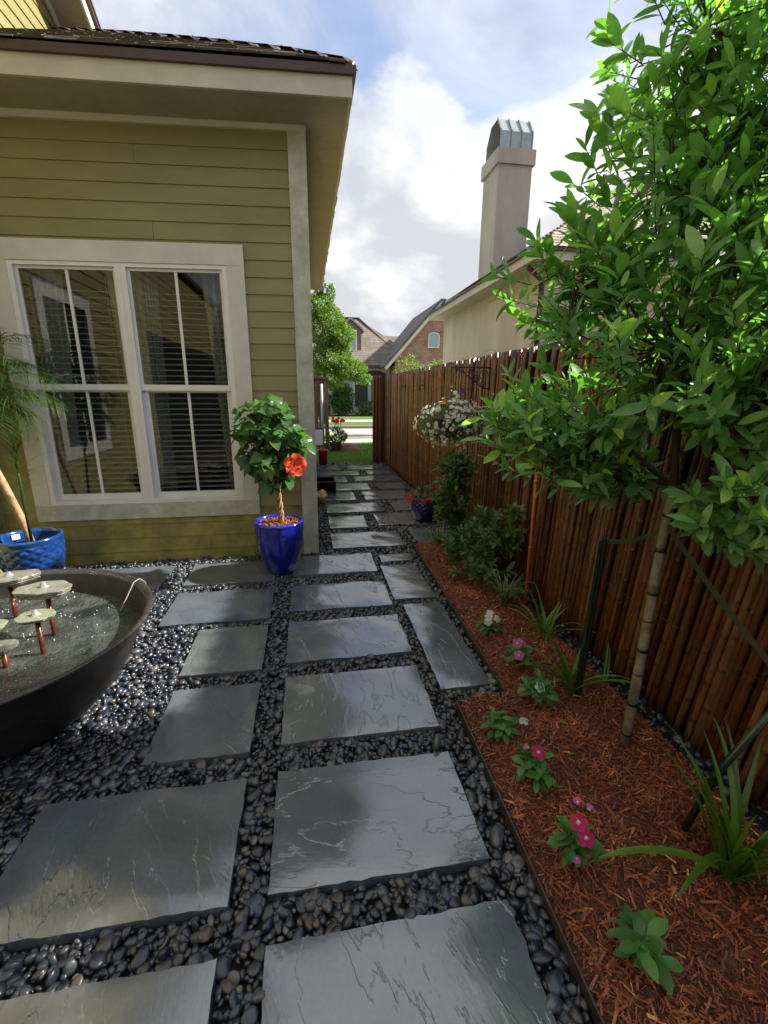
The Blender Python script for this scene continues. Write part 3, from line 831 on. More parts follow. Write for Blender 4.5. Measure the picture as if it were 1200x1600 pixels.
# window casing and the two sashes units
hpart('casing_board', MB().box((WX0, 4.166, .535), (-2.195, 4.199, 2.492)), M['trim'])
hpart('casing_board', MB().box((-.595, 4.166, .535), (WX1, 4.199, 2.492)), M['trim'])
hpart('casing_board', MB().box((WX0, 4.164, 2.4925), (WX1, 4.199, WZ1)), M['trim'])
hpart('casing_board', MB().box((WX0, 4.164, WZ0), (WX1, 4.199, .5345)), M['trim_worn'])


def frame_box(x0, x1, z0, z1, y0, y1, w):
    mb = MB(); l, r, b, t = w
    mb.box((x0, y0, z0), (x0 + l, y1, z1)).box((x1 - r, y0, z0), (x1, y1, z1))
    mb.box((x0 + l, y0 + .0005, z0), (x1 - r, y1, z0 + b)).box((x0 + l, y0 + .0005, z1 - t), (x1 - r, y1, z1)); return mb


for (x0, x1) in ((-2.1945, -1.4005), (-1.3995, -.5955)):
    wn = hpart('window', frame_box(x0, x1, .536, 2.491, 4.172, 4.27, (.04, .04, .035, .03)), M['sash'])
    if x0 < -2: wn['label'] = 'left window unit with palm fronds in front of its panes'
    else: wn['label'] = 'right window unit, closest to the corner board'
    a, b = x0 + .0405, x1 - .0405
    xm = (a + b) / 2
    hpart('upper_sash', frame_box(a, b, 1.50, 2.4605, 4.198, 4.225, (.022, .022, .05, .022)), M['sash'], wn)
    hpart('lower_sash', frame_box(a, b, .5715, 1.4985, 4.226, 4.256, (.042, .042, .05, .012)), M['sash'], wn)
    hpart('muntin', MB().box((xm - .011, 4.204, 1.5505), (xm + .011, 4.220, 2.438)), M['sash'], wn)
    hpart('muntin', MB().box((xm - .011, 4.232, .622), (xm + .011, 4.250, 1.486)), M['sash'], wn)
    for (p, q) in ((a + .022, xm - .011), (xm + .011, b - .022)):
        hpart('pane', MB().add([(p, 4.212, 1.55), (q, 4.212, 1.55), (q, 4.212, 2.439), (p, 4.212, 2.439)], [(0, 1, 2, 3)]), M['glass'], wn)
    for (p, q) in ((a + .042, xm - .011), (xm + .011, b - .042)):
        hpart('pane', MB().add([(p, 4.241, .6215), (q, 4.241, .6215), (q, 4.241, 1.487), (p, 4.241, 1.487)], [(0, 1, 2, 3)]), M['glass'], wn)
    z = .60
    while z < 2.3:
        tl = .004
        hpart('blind_slat', MB().hexa([(a, 4.30, z - tl), (b, 4.30, z - tl), (b, 4.345, z + tl), (a, 4.345, z + tl), (a, 4.30, z - tl + .0035), (b, 4.30, z - tl + .0035), (b, 4.345, z + tl + .0035), (a, 4.345, z + tl + .0035)]), M['slat'], wn, sagging=False)
        z += .0465
    for xx in (a + .12, b - .12):
        hpart('blind_cord', MB().tube([(xx, 4.297, .6), (xx, 4.297, 2.44)], .0015, 4), M['slat'], wn, sagging=False)


def curtain(x0, x1, pinch):
    n = 40; zs = np.linspace(.35, 2.5, 14); V = []
    for z in zs:
        w = 1 - pinch * (1 - z / 2.5)
        for i in range(n): t = i / (n - 1); V.append((x0 + (x1 - x0) * t * w, 4.47 + .03 * math.sin(t * 28) * w, z))
    F = [(j * n + i, j * n + i + 1, (j + 1) * n + i + 1, (j + 1) * n + i) for j in range(len(zs) - 1) for i in range(n - 1)]
    return MB().add(V, F)


hpart('curtain', curtain(-2.22, -1.95, .5), M['curtain'], smooth=True, sagging=False)
hpart('curtain', curtain(-1.30, -1.62, .35), M['curtain'], smooth=True, sagging=False)
hpart('curtain', curtain(-1.33, -1.22, .3), M['curtain'], smooth=True, sagging=False)
hpart('curtain', curtain(-.58, -.86, .5), M['curtain'], smooth=True, sagging=False)
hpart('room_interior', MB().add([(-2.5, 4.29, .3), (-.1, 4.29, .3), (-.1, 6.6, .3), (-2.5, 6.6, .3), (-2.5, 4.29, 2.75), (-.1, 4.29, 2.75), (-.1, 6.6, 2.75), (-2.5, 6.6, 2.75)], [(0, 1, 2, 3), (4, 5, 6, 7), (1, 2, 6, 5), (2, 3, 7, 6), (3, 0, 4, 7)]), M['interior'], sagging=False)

# two-storey wing on the left: its lower wall is what the window mirrors, its gable shows above the roof
WY = -2.6
rake = lambda y: 5.42 + .6 * (6.75 - y)
z = 0.
while z < 7.4:
    y1 = 4.18 if z < 3.9 else min(6.80, 6.80 - (z + .13 - 5.47) / .6)
    if z >= 3.9: y1 = min(y1, 6.86)
    segs = [(-6.49, y1)] if z < 3.9 else [(7.2 - y1, y1)]
    if .72 < z < 2.5: segs = [(-6.49, 1.95), (3.15, y1)]
    if z < 2.45: segs = [(max(p, -.15), q) for p, q in segs]
    for (p, q) in segs:
        if q - p < .1: continue
        hpart('siding_board', MB().hexa([(WY - .025, p, z), (WY + .013, p, z), (WY + .013, q, z), (WY - .025, q, z), (WY - .025, p, z + .132), (WY + .002, p, z + .132), (WY + .002, q, z + .132), (WY - .025, q, z + .132)]), M['siding'], sagging=False)
    z += .13
wn = hpart('wing_window', MB().box((WY - .02, 1.95, .75), (WY + .03, 2.08, 2.55)).box((WY - .02, 3.02, .75), (WY + .03, 3.15, 2.55)).box((WY - .02, 2.0805, .75), (WY + .03, 3.0195, .88)).box((WY - .02, 2.0805, 2.42), (WY + .03, 3.0195, 2.55)), M['trim'], sagging=False)
hpart('muntin', MB().box((WY, 2.53, .8805), (WY + .012, 2.57, 2.4195)).box((WY, 2.0805, 1.63), (WY + .013, 3.0195, 1.68)), M['sash'], wn, sagging=False)
hpart('pane', MB().box((WY - .02, 2.0805, .8805), (WY - .005, 3.0195, 2.4195)), M['darkglass'], wn, sagging=False)
pd = hpart('added_dark_door', frame_box(-6.45, -.16, .0, 2.45, 0, 1, (.1, .1, .1, .1)), M['darkwood'], sagging=False)  # unseen door, added so the right-hand panes mirror something dark
pd.data.transform(Matrix(((0, .03, 0, WY - .005), (1, 0, 0, 0), (0, 0, 1, 0), (0, 0, 0, 1)))); pd.data.flip_normals()
for k in range(5):
    p0 = -6.35 + k * 1.22; hpart('pane', MB().box((WY - .02, p0 + .03, .1005), (WY + .005, p0 + 1.19, 2.3495)), M['darkglass'], pd, sagging=False)
    hpart('mullion', MB().box((WY - .01, p0 + 1.191, .1005), (WY + .02, p0 + 1.249, 2.3495)), M['darkwood'], pd, sagging=False)
# gable rake of the wing
d = np.array([0, 1, -.6]) / math.hypot(1, .6)


def rake_piece(xa, xb, off0, off1, ya=3.6, yb=6.95):
    P = [(xa, ya, rake(ya) + off0), (xb, ya, rake(ya) + off0), (xb, yb, rake(yb) + off0), (xa, yb, rake(yb) + off0), (xa, ya, rake(ya) + off1), (xb, ya, rake(ya) + off1), (xb, yb, rake(yb) + off1), (xa, yb, rake(yb) + off1)]
    return MB().hexa(P)


hpart('rake_board', rake_piece(WY + .0135, WY + .034, -.05, .07), M['trim'], sagging=False)
hpart('rake_soffit', rake_piece(WY + .0345, WY + .36, .055, .07), M['soffit'], sagging=False)
hpart('rake_fascia', rake_piece(WY + .3605, WY + .385, -.02, .12), M['trim'], sagging=False)
hpart('rake_drip_edge', rake_piece(WY + .3, WY + .42, .121, .165), M['dripedge'], sagging=False)
hpart('wing_roof', rake_piece(WY - 3, WY + .43, .166, .20), M['shingle'], sagging=False)
zr0 = rake(3.6); hpart('wing_roof', MB().hexa([(WY - 3, .3, zr0 - 1.98 + .166), (WY + .43, .3, zr0 - 1.98 + .166), (WY + .43, 3.6, zr0 + .166), (WY - 3, 3.6, zr0 + .166), (WY - 3, .3, zr0 - 1.98 + .2), (WY + .43, .3, zr0 - 1.98 + .2), (WY + .43, 3.6, zr0 + .2), (WY - 3, 3.6, zr0 + .2)]), M['shingle'], sagging=False)
hpart('wing_low_roof', MB().box((WY - 3, -6.6, 3.905), (WY + .12, 4.15, 3.98)), M['dripedge'], sagging=False)
# rear wing behind the viewer (mirrored in the right-hand panes)
for i in range(24):
    z = i * .13
    hpart('siding_board', MB().hexa([(-2.58, -6.5, z), (2.4, -6.5, z), (2.4, -6.487, z), (-2.58, -6.487, z), (-2.58, -6.5, z + .132), (2.4, -6.5, z + .132), (2.4, -6.497, z + .132), (-2.58, -6.497, z + .132)]), M['siding'], sagging=False)
hpart('rear_roof', MB().extrude([(-2.58, -6.0, 3.1), (2.7, -6.0, 3.1), (1.4, -8.3, 4.7), (-2.58, -8.3, 4.7)], (0, 0, .05)), M['shingle'], sagging=False)
hpart('rear_fascia', MB().box((-2.58, -6.0, 2.96), (2.7, -5.98, 3.099)), M['fascia'], sagging=False)
hpart('rear_soffit', MB().box((-2.58, -6.48, 2.96), (2.7, -6.0005, 2.98)), M['soffit'], sagging=False)

# ------------------------------------------------------------------ bamboo fence
fence = thing('bamboo_fence', 'tall reddish-brown bamboo pole fence along the right side of the path', 'fence', (1.69, 5, 0))


def pole_mesh(k):
    rg = np.random.default_rng(100 + k); z = -.08; P = []; R = []
    zs = []
    while z < 1.95:
        zs.append(z); z += rg.uniform(.13, .27)
    L = 1.84
    pts = [(0, 0, -.08)]; rad = [.0215]; tt = [1.]
    for q in zs[1:]:
        if q > L - .03: break
        for dz, r, k_ in ((-.016, .0213, 1.), (-.004, .0242, .6), (.002, .0236, 0.), (.006, .0212, .1), (.016, .0212, 1.)): pts.append((0, 0, q + dz)); rad.append(r); tt.append(k_)
    pts.append((0, 0, L)); rad.append(.0205); tt.append(.3)  # top end darkened in the colour to tone down sunlight on it
    pts = np.array(pts, float); bx = rg.normal(0, .005, 2); pts[:, 0] += bx[0] * np.sin(pts[:, 2] * 1.7); pts[:, 1] += bx[1] * np.sin(pts[:, 2] * 2.3 + 1)
    mb = MB().tube(pts, rad, 10); mb.T = [np.repeat(tt, 10)]
    return mb.mesh('bamboo_pole', M['bamboo'], True)


pms = [pole_mesh(k) for k in range(12)]
y = .45; n_ = 0
poles = []
while y < 9.82:
    poles.append((1.688 + rng.normal(0, .005), y)); y += .0345 * rng.uniform(.82, 1.18)
poles += [(x, 9.85) for x in np.arange(1.415, 1.605, .031)]
for (x, y) in poles:
    o = link('bamboo_pole', pms[int(rng.integers(12))], fence)
    s_ = rng.uniform(.62, .90)
    lean = .115 * max(0, min(1, (5.2 - y) / 3.2)) + rng.normal(0, .012)
    o.location = (x, y + (.0 if y > 9.83 else lean * .35), rng.normal(0, .003)); o.rotation_euler = (lean, rng.normal(0, .006), rng.uniform(0, 6.28))
    o.rotation_euler = (Matrix.Rotation(lean, 3, 'X') @ Matrix.Rotation(rng.normal(0, .006), 3, 'Y') @ Matrix.Rotation(rng.uniform(0, 6.28), 3, 'Z')).to_euler()
    o.scale = (s_, s_, 1)
part('backing_panel', MB().box((1.725, .2, -.08), (1.745, 9.83, 1.836)), M['bamboodark'], fence)
part('backing_panel', MB().box((1.405, 9.868, -.08), (1.5995, 9.88, 1.82)), M['bamboodark'], fence)
part('end_post', MB().box((1.60, 9.81, -.08), (1.70, 9.9, 1.845)), M['post'], fence)
part('binding_wire', MB().tube([(1.664, 9.8, 1.45), (1.664, 5, 1.45), (1.664, .5, 1.45)], .0018, 4), M['iron'], fence)
part('binding_wire', MB().tube([(1.664, 9.8, .45), (1.664, 5, .45), (1.664, .5, .45)], .0018, 4), M['iron'], fence)

# ------------------------------------------------------------------ stucco neighbour
nb_ = thing('stucco_house', 'cream stucco house with brown shingle roof and tall chimney, beyond the bamboo fence', 'house', (7, 11, 0))
part('wall', MB().box((4.0, 7.7, -.09), (12, 13.45, 3.62)), M['stucco'], nb_)
part('soffit', MB().box((3.63, 7.34, 3.53), (12.3, 13.7, 3.55)), M['fascia'], nb_)
part('fascia', MB().box((3.60, 7.31, 3.53), (3.6295, 13.72, 3.66)), M['fascia'], nb_)
part('fascia', MB().box((3.6295, 7.31, 3.53), (12.3, 7.3395, 3.66)), M['fascia'], nb_)
part('drip_edge', MB().box((3.56, 7.27, 3.6605), (3.66, 13.74, 3.70)), M['dripedge'], nb_)
part('drip_edge', MB().box((3.6605, 7.27, 3.6605), (12.3, 7.37, 3.70)), M['dripedge'], nb_)
NP = .64; ns = math.hypot(1, NP)
rf = part('roof', MB().add([(3.57, 7.28, 3.70), (12.3, 7.28, 3.70), (8.6, 12.31, 3.70 + 5.03 * NP), (8.6, 12.31, 3.70 + 5.03 * NP), (3.57, 13.74, 3.70), (8.6, 13.74, 3.70 + 5.03 * NP)], [(0, 1, 2), (0, 2, 5, 4)]), M['shingle_n'], nb_)
mb = MB(); shingles(mb, (3.55, 7.26, 3.706), (1, 0, 0), (0, 1, NP), lambda d: None if d / ns > 4.6 else (d / ns, 8.7 - d / ns * .7), exposure=.15, tab=.3)
part('shingles', mb, M['shingle_n'], rf, kind='stuff')
mb = MB(); shingles(mb, (3.55, 7.26, 3.706), (0, 1, 0), (1, 0, NP), lambda d: None if d / ns > 4.6 else (d / ns, 6.48), exposure=.15, tab=.3)
part('shingles', mb, M['shingle'], rf, kind='stuff')
part('downspout', MB().tube([(3.66, 7.66, 3.5), (3.93, 7.66, 3.3), (3.95, 7.66, .1)], .045, 8), M['post'], nb_, True)
part('vent_pipe', MB().tube([(3.9, 13.3, 3.8), (3.9, 13.3, 4.0)], .06, 8).box((3.82, 13.22, 4.0), (3.98, 13.38, 4.04)), M['zinc'], nb_)
ch = part('chimney', MB().box((4.38, 11.0, 3.6), (5.17, 11.9, 6.40)), M['stucco_c'], nb_)
part('chimney_band', MB().box((4.33, 10.95, 6.4005), (5.22, 11.95, 6.70)), M['stucco_c'], ch)
y0, y1, za, zb, zr = 11.03, 11.87, 6.70, 7.04, 7.36; ym = (y0 + y1) / 2
shell = MB()
out = [(y0, za), (y0, zb), (y0 + .24, zr), (y1 - .24, zr), (y1, zb), (y1, za)]
for (a, b) in zip(out[:-1], out[1:]):
    nn = norm(np.array([-(b[1] - a[1]), b[0] - a[0]])) * -.02
    shell.hexa([(4.40, a[0], a[1]), (5.15, a[0], a[1]), (5.15, a[0] + nn[0], a[1] + nn[1]), (4.40, a[0] + nn[0], a[1] + nn[1]), (4.40, b[0], b[1]), (5.15, b[0], b[1]), (5.15, b[0] + nn[0], b[1] + nn[1]), (4.40, b[0] + nn[0], b[1] + nn[1])])
part('chimney_hood', shell, M['zinc'], ch)
for xx in (4.39, 4.64, 4.88, 5.13):
    mb = MB()
    for (a, b) in zip(out[:2], out[1:3]):
        mb.hexa([(xx, a[0] - .03, a[1]), (xx + .02, a[0] - .03, a[1]), (xx + .02, a[0], a[1]), (xx, a[0], a[1]), (xx, b[0] - .03, b[1] + .015), (xx + .02, b[0] - .03, b[1] + .015), (xx + .02, b[0], b[1]), (xx, b[0], b[1])])
    part('hood_seam', mb, M['zinc'], ch)
part('hood_dark_sheet', MB().box((4.9, y0 + .025, za), (4.92, y1 - .025, zb - .02)), M['black'], ch)  # black sheet across the open hood stands in for its inner shade

# ------------------------------------------------------------------ house across the street
bh = thing('brick_and_cream_house', 'house with brick gable, cream front and brown-grey roofs across the street', 'house', (6, 33, 0))
part('wall', MB().box((-3, 31, 0), (5.6, 38, 3.05)), M['cream'], bh)
part('eave', MB().box((-3.3, 30.5, 3.0), (5.55, 30.75, 3.2)), M['dripedge'], bh)
part('roof', MB().extrude([(-3.3, 30.5, 3.2), (8.2, 30.5, 3.2), (6.0, 34.5, 4.6), (3.9, 34.5, 6.55), (-1, 34.5, 6.55)], (0, .05, -.05)), M['farroof'], bh)
part('roof', MB().extrude([(2.0, 33.5, 3.0), (11, 33.5, 3.0), (11, 37, 5.75), (2.0, 37, 5.75)], (0, .05, -.05)), M['farroof'], bh)
part('ridge_cap', MB().tube([(-1, 34.5, 6.58), (3.9, 34.5, 6.58), (6.3, 31.5, 3.9)], .09, 5), M['darkwood'], bh)
part('gable_wall', MB().extrude([(5.55, 29, 0), (10.9, 29, 0), (10.9, 29, 3.6), (8.45, 29, 6.4), (8.2, 29, 6.4), (5.55, 29, 3.6)], (0, .25, 0)), M['brick'], bh)
part('brick_side_wall', MB().box((5.55, 29.2505, 0), (5.8, 31, 3.1)), M['brick'], bh)
gr = part('gable_roof', MB().extrude([(4.85, 28.75, 2.95), (4.85, 34, 2.95), (8.33, 36, 6.85), (8.33, 28.75, 6.85)], (-.10, 0, .09)), M['slateroof'], bh)
part('gable_roof', MB().extrude([(11.8, 28.75, 2.95), (11.8, 34, 2.95), (8.33, 36, 6.85), (8.33, 28.75, 6.85)], (.12, 0, .10)), M['slateroof'], bh)
part('rake_board', MB().extrude([(4.85, 28.7, 2.95), (8.33, 28.7, 6.85), (8.33, 28.7, 6.6), (4.97, 28.7, 2.83)], (0, .28, 0)), M['cream'], bh)
a = np.linspace(0, np.pi, 9)
arch = lambda cx, z0, zs, w, y: [(cx - w, y, z0), (cx + w, y, z0)] + [(cx + w * math.cos(t), y, zs + w * .55 * math.sin(t)) for t in a]
wn = part('arched_window', MB().extrude(arch(7.98, 4.2, 4.92, .36, 28.9), (0, .12, 0)), M['sash'], bh)
part('pane', MB().extrude(arch(7.98, 4.28, 4.90, .29, 28.86), (0, .04, 0)), M['paneglass'], wn)
part('window_arch', MB().tube([(7.98 + .42 * math.cos(t), 28.98, 4.94 + .28 * math.sin(t)) for t in a], .1, 4), M['brick'], bh)
ar = part('entry_arch', MB().extrude(arch(4.55, .0, 2.35, .95, 30.93), (0, .1, 0)), M['darkwood'], bh)
part('door', MB().box((4.0, 30.88, .1), (5.1, 30.93, 2.5)), M['darkwood'], ar)
for i in range(3): part('door_pane', MB().box((4.07 + i * .35, 30.84, .9), (4.32 + i * .35, 30.88, 2.4)), M['paneglass'], ar)
w2 = part('window', MB().box((2.2, 30.9, .7), (3.2, 31.0, 2.45)), M['sash'], bh)
part('pane', MB().box((2.28, 30.86, .78), (3.12, 30.9, 2.37)), M['paneglass'], w2)
for xx in (1.78, 3.24): part('shutter', MB().box((xx, 30.87, .6), (xx + .38, 30.99, 2.5)), M['darkwood'], bh)
dm = part('dormer', MB().extrude([(2.35, 31.7, 4.0), (3.75, 31.7, 4.0), (3.75, 31.7, 5.45), (3.05, 31.7, 6.05), (2.35, 31.7, 5.45)], (0, 2.2, 0)), M['farroof'], bh)
part('dormer_roof', MB().extrude([(2.15, 31.6, 5.35), (3.05, 31.6, 6.12), (3.95, 31.6, 5.35), (3.95, 31.6, 5.47), (3.05, 31.6, 6.26), (2.15, 31.6, 5.47)], (0, 2.4, 0)), M['soffit'], dm)
part('dormer_window', MB().box((2.65, 31.6, 4.15), (3.45, 31.7, 5.45)), M['sash'], dm)
part('pane', MB().box((2.73, 31.56, 4.23), (3.37, 31.6, 4.77)).box((2.73, 31.56, 4.82), (3.37, 31.6, 5.37)), M['paneglass'], dm)


# ------------------------------------------------------------------ plants: helpers
def spray(tips, axes, n, L, depth, rg=rng, open_=(.5, 1.35), jit=.25, upz=.6):
    """leaves spiralling round each shoot; returns direction, normal, position, length"""
    D, U, P, Ls = [], [], [], []
    for p, t in zip(np.asarray(tips, float), norm(axes)):
        a = norm(np.cross(t, (0.31, .2, .93))); b = np.cross(t, a)
        th = rg.uniform(0, 6.28)
        m = max(3, int(n * rg.uniform(.7, 1.3)))
        for i in range(m):
            s_ = (i + .5) / m; th += 2.4 + rg.normal(0, .25)
            ang = open_[1] + (open_[0] - open_[1]) * s_ + rg.normal(0, .12)
            d = t * math.cos(ang) + (a * math.cos(th) + b * math.sin(th)) * math.sin(ang) + rg.normal(0, jit, 3) * .5
            D.append(d); U.append(t * .8 + np.array([0, 0, upz]) + rg.normal(0, jit, 3)); P.append(p - t * depth * (1 - s_))
            Ls.append(rg.uniform(*L) * (.72 + .45 * math.sin(math.pi * min(1, .25 + .75 * (1 - s_)))))
    return np.array(D), np.array(U), np.array(P), np.array(Ls)


def leaves_into(mb, tpl, D, U, P, L, tint, w=1.):
    Mx = frames(D, U) * np.stack([L * w, L, L], 1)[:, None, :]
    return mb.scatter(tpl[0], tpl[1], Mx, P, tint)


def blade(mb, base, az, length, width, lift, droop, n=9, tint=.5, twist=0.):
    base = np.asarray(base, float); h = np.array([math.cos(az), math.sin(az), 0]); sd = np.array([-h[1], h[0], 0])
    p = base.copy(); ang = lift; V = []; st = length / n
    for i in range(n + 1):
        t = i / n; w = width * .5 * (min(1, .55 + t * 2.) * (1 - t ** 3.) + .03)
        dr = h * math.cos(ang) + np.array([0, 0, 1.]) * math.sin(ang); up = np.cross(sd, dr)
        V += [p - sd * w - up * w * .0 + np.cross(dr, sd) * w * .45, p, p + sd * w + np.cross(dr, sd) * w * .45]
        p = p + dr * st; ang -= droop / n * (.4 + 1.3 * t)
        if p[2] < base[2] + .004: p[2] = base[2] + .004; ang = max(ang, 0)
    F = []
    for i in range(n):
        a = 3 * i; F += [(a, a + 1, a + 4, a + 3), (a + 1, a + 2, a + 5, a + 4)]
    return mb.add(V, F, tint)


def flower_mesh(name, m, r, n=5, tpl=PETAL, cup=.25, eye=None):
    mb = MB(); a = np.arange(n) * 2 * np.pi / n
    D = np.stack([np.cos(a), np.sin(a), np.full(n, cup)], 1); U = np.stack([-np.cos(a) * cup, -np.sin(a) * cup, np.ones(n)], 1)
    leaves_into(mb, tpl, D, U, np.zeros((n, 3)), np.full(n, r), .5)
    return mb.mesh(name, m, True)


def put(name, me, parent, p, nrm=(0, 0, 1), spin=0., s_=1.):
    o = link(name, me, parent)
    q = Vector(nrm).to_track_quat('Z', 'Y').to_matrix() @ Matrix.Rotation(spin, 3, 'Z')
    m4 = q.to_4x4() @ Matrix.Scale(s_, 4); m4.translation = Vector(p)
    o.matrix_basis = m4
    return o


# ------------------------------------------------------------------ staked evergreen tree
tree = thing('evergreen_tree', 'staked evergreen tree with big glossy leaves and pale trunk, filling the right side', 'tree', (1.33, 1.45, 0))
trunk_pts = np.array([(1.325, 1.45, -.05), (1.335, 1.455, .25), (1.352, 1.47, .6), (1.372, 1.49, .9), (1.395, 1.505, 1.15)])
tk = MB().tube(trunk_pts, [.022, .0205, .019, .018, .0165], 10)
tr_ = part('trunk', tk, M['trunk'], tree, True)
for zz, bh_ in ((.07, .012), (.22, .02), (.36, .006), (.47, .017), (.60, .006), (.72, .015), (.90, .018), (1.04, .012)):
    i = np.interp(zz, trunk_pts[:, 2], np.arange(5)); c = np.array([np.interp(i, np.arange(5), trunk_pts[:, k]) for k in range(3)])
    part('bark_ring', MB().tube([c - (0, 0, bh_ * .5), c + (.0, 0, bh_ * .5)], .0232 - .0042 * zz, 10), M['black'], tr_, True)
up_tr = [(1.395, 1.505, 1.15), (1.40, 1.56, 1.5), (1.39, 1.62, 1.95), (1.44, 1.68, 2.4), (1.50, 1.72, 2.85)]
trg = np.random.default_rng(21)
LOBES = [((1.02, 1.80, 1.42), (.36, .34, .20), 70), ((.95, 1.72, 1.22), (.28, .28, .10), 14), ((1.34, 1.62, 1.66), (.44, .46, .38), 80), ((1.10, 1.86, 1.95), (.34, .32, .26), 60),
         ((1.36, 1.72, 2.28), (.42, .40, .36), 72), ((1.42, 1.75, 2.74), (.34, .36, .38), 70), ((1.40, 1.20, 1.12), (.22, .26, .18), 32), ((1.50, 1.32, 1.60), (.32, .34, .36), 52), ((1.58, 1.45, 2.2), (.3, .34, .36), 46), ((1.30, 1.75, 1.18), (.26, .3, .12), 20),
         ((1.64, 1.62, 2.08), (.26, .3, .22), 16), ((1.60, 1.5, 2.55), (.28, .3, .36), 44), ((1.42, 1.42, 1.95), (.22, .26, .22), 24), ((1.46, .95, 1.92), (.26, .30, .26), 34)]  # last lobe carries the crown out of view, added to shade the near-left pebbles
lm = MB().tube(up_tr, [.0155, .015, .013, .010, .006], 7)
tw = MB(); tips = []; axes = []
trp = np.array(up_tr)
for c, r, n in LOBES:
    c, r = np.array(c), np.array(r)
    zt = np.clip(c[2] - .35, 1.1, 2.7); i = np.interp(zt, trp[:, 2], np.arange(5)); s0 = np.array([np.interp(i, np.arange(5), trp[:, k]) for k in range(3)])
    mid = (s0 + c) / 2 + np.array([0, 0, .06]); lm.tube([s0, mid, c], [.009, .0065, .004], 5)
    q = rand_dirs(n, trg) * (trg.random((n, 1)) ** .42) * r + c
    for p in q:
        if p[0] > 1.56 and p[2] < 1.98: continue
        if p[2] < .86: continue
        ax = norm(norm(p - (s0 * .4 + c * .6)) + np.array([-.15, -.1, .35]) + trg.normal(0, .25, 3))
        tips.append(p); axes.append(ax); b0 = p - ax * .17; tw.tube([c + (b0 - c) * .2, (c + b0) / 2 + trg.normal(0, .02, 3), b0, p], [.0035, .003, .0025, .0012], 4, cap=False)
part('branches', lm, M['twig'], tree, True)
part('twigs', tw, M['twig'], tree, kind='stuff')
D, U, P, L = spray(tips, axes, 11, (.046, .108), .19, trg, open_=(.5, 1.25), jit=.4)
ok = ~((P[:, 0] + D[:, 0] * L > 1.63) & (P[:, 2] < 1.9)) & (P[:, 2] > .8)
D, U, P, L = D[ok], U[ok], P[ok], L[ok]
Fm = frames(D, U)
ctr = P + norm(D) * L[:, None] * .5
u, v, dd = proj(ctr)
view = norm(np.array([0, 0, CAM_H]) - ctr)
area = (np.abs((Fm[:, :, 2] * view).sum(1)) * L ** 2 / dd ** 2)
inside = (u > 5) & (u < 1195) & (v > 5) & (v < 1595)
# nearest in its screen neighbourhood first, so the single leaves are the visible ones
score = np.where(inside, area, 0) * np.clip(2.4 - dd, .3, 2)
od = np.argsort(-score)[:300]; sel = np.zeros(len(P), bool); sel[od] = True
young = (rng.random(len(P)) < .10)
tint = np.where(young, rng.uniform(.75, 1, len(P)), rng.random(len(P)) * .72)
mb = MB()
for k in range(4):
    q = (~sel) & (np.arange(len(P)) % 4 == k)
    leaves_into(mb, LEAF_B[k], D[q], U[q], P[q], L[q], tint[q], 1.05)
part('foliage', mb, M['leaf'], tree, True, 'stuff')
lms = [MB().add(*LEAF_B[k]).mesh('leaf', M['leaf_r'], True) for k in range(4)]
for n_, i in enumerate(od):
    o = link('leaf', lms[n_ % 4], tree); m4 = Matrix.Identity(4)
    sc = np.array([1.05, 1, 1]) * L[i]
    for r in range(3):
        for c in range(3): m4[r][c] = Fm[i][r, c] * sc[c]
        m4[r][3] = P[i][r]
    o.matrix_basis = m4
mb = MB()
for i in rng.integers(0, len(tips), 46):
    c = np.array(tips[i]) + norm(axes[i]) * .02
    q = c + rng.normal(0, .014, (16, 3)); mb.scatter(ICO0[0], ICO0[1], np.tile(np.eye(3) * .0032, (16, 1, 1)), q, .9)
part('flower_buds', mb, M['yellow'] if False else M['leaf'], tree, kind='stuff')


def stake(name, a, b, r, m, label, cat, seg=8):
    t = thing(name, label, cat, tuple(a)); part('pole', MB().tube([a, b], r, seg), m, t, True); return t


t = thing('tree_stake', 'dark green metal stake upright in the mulch left of the pale tree trunk', 'stake', (1.31, 1.79, 0))
part('pole', MB().tube([(1.31, 1.79, -.1), (1.318, 1.755, .86)], .0155, 7), M['greenmetal'], t)
part('flange', MB().hexa([(1.292, 1.778, -.1), (1.296, 1.778, -.1), (1.296, 1.80, -.1), (1.292, 1.80, -.1), (1.300, 1.744, .85), (1.304, 1.744, .85), (1.304, 1.766, .85), (1.300, 1.766, .85)]), M['greenmetal'], t)
t = thing('tree_stake', 'slanting dark green stake by the right edge, behind the big strap-leaved clump', 'stake', (1.24, 1.03, 0))
part('pole', MB().tube([(1.21, 1.04, -.08), (1.27, 1.0, .30), (1.375, .93, .66)], .0115, 8), M['greenmetal'], t, True)


def strap(a, b, sag_, w=.011):
    a, b = np.array(a), np.array(b); V = []
    for i in range(9):
        s_ = i / 8; p = a + (b - a) * s_ - np.array([0, 0, sag_ * math.sin(math.pi * s_)]); V += [p - (0, 0, w), p + (0, 0, w), p + (.0, -.0015, w), p + (0, -.0015, -w)]
    F = [(4 * i + j, 4 * i + (j + 1) % 4, 4 * i + 4 + (j + 1) % 4, 4 * i + 4 + j) for i in range(8) for j in range(4)]
    return MB().add(V, F)


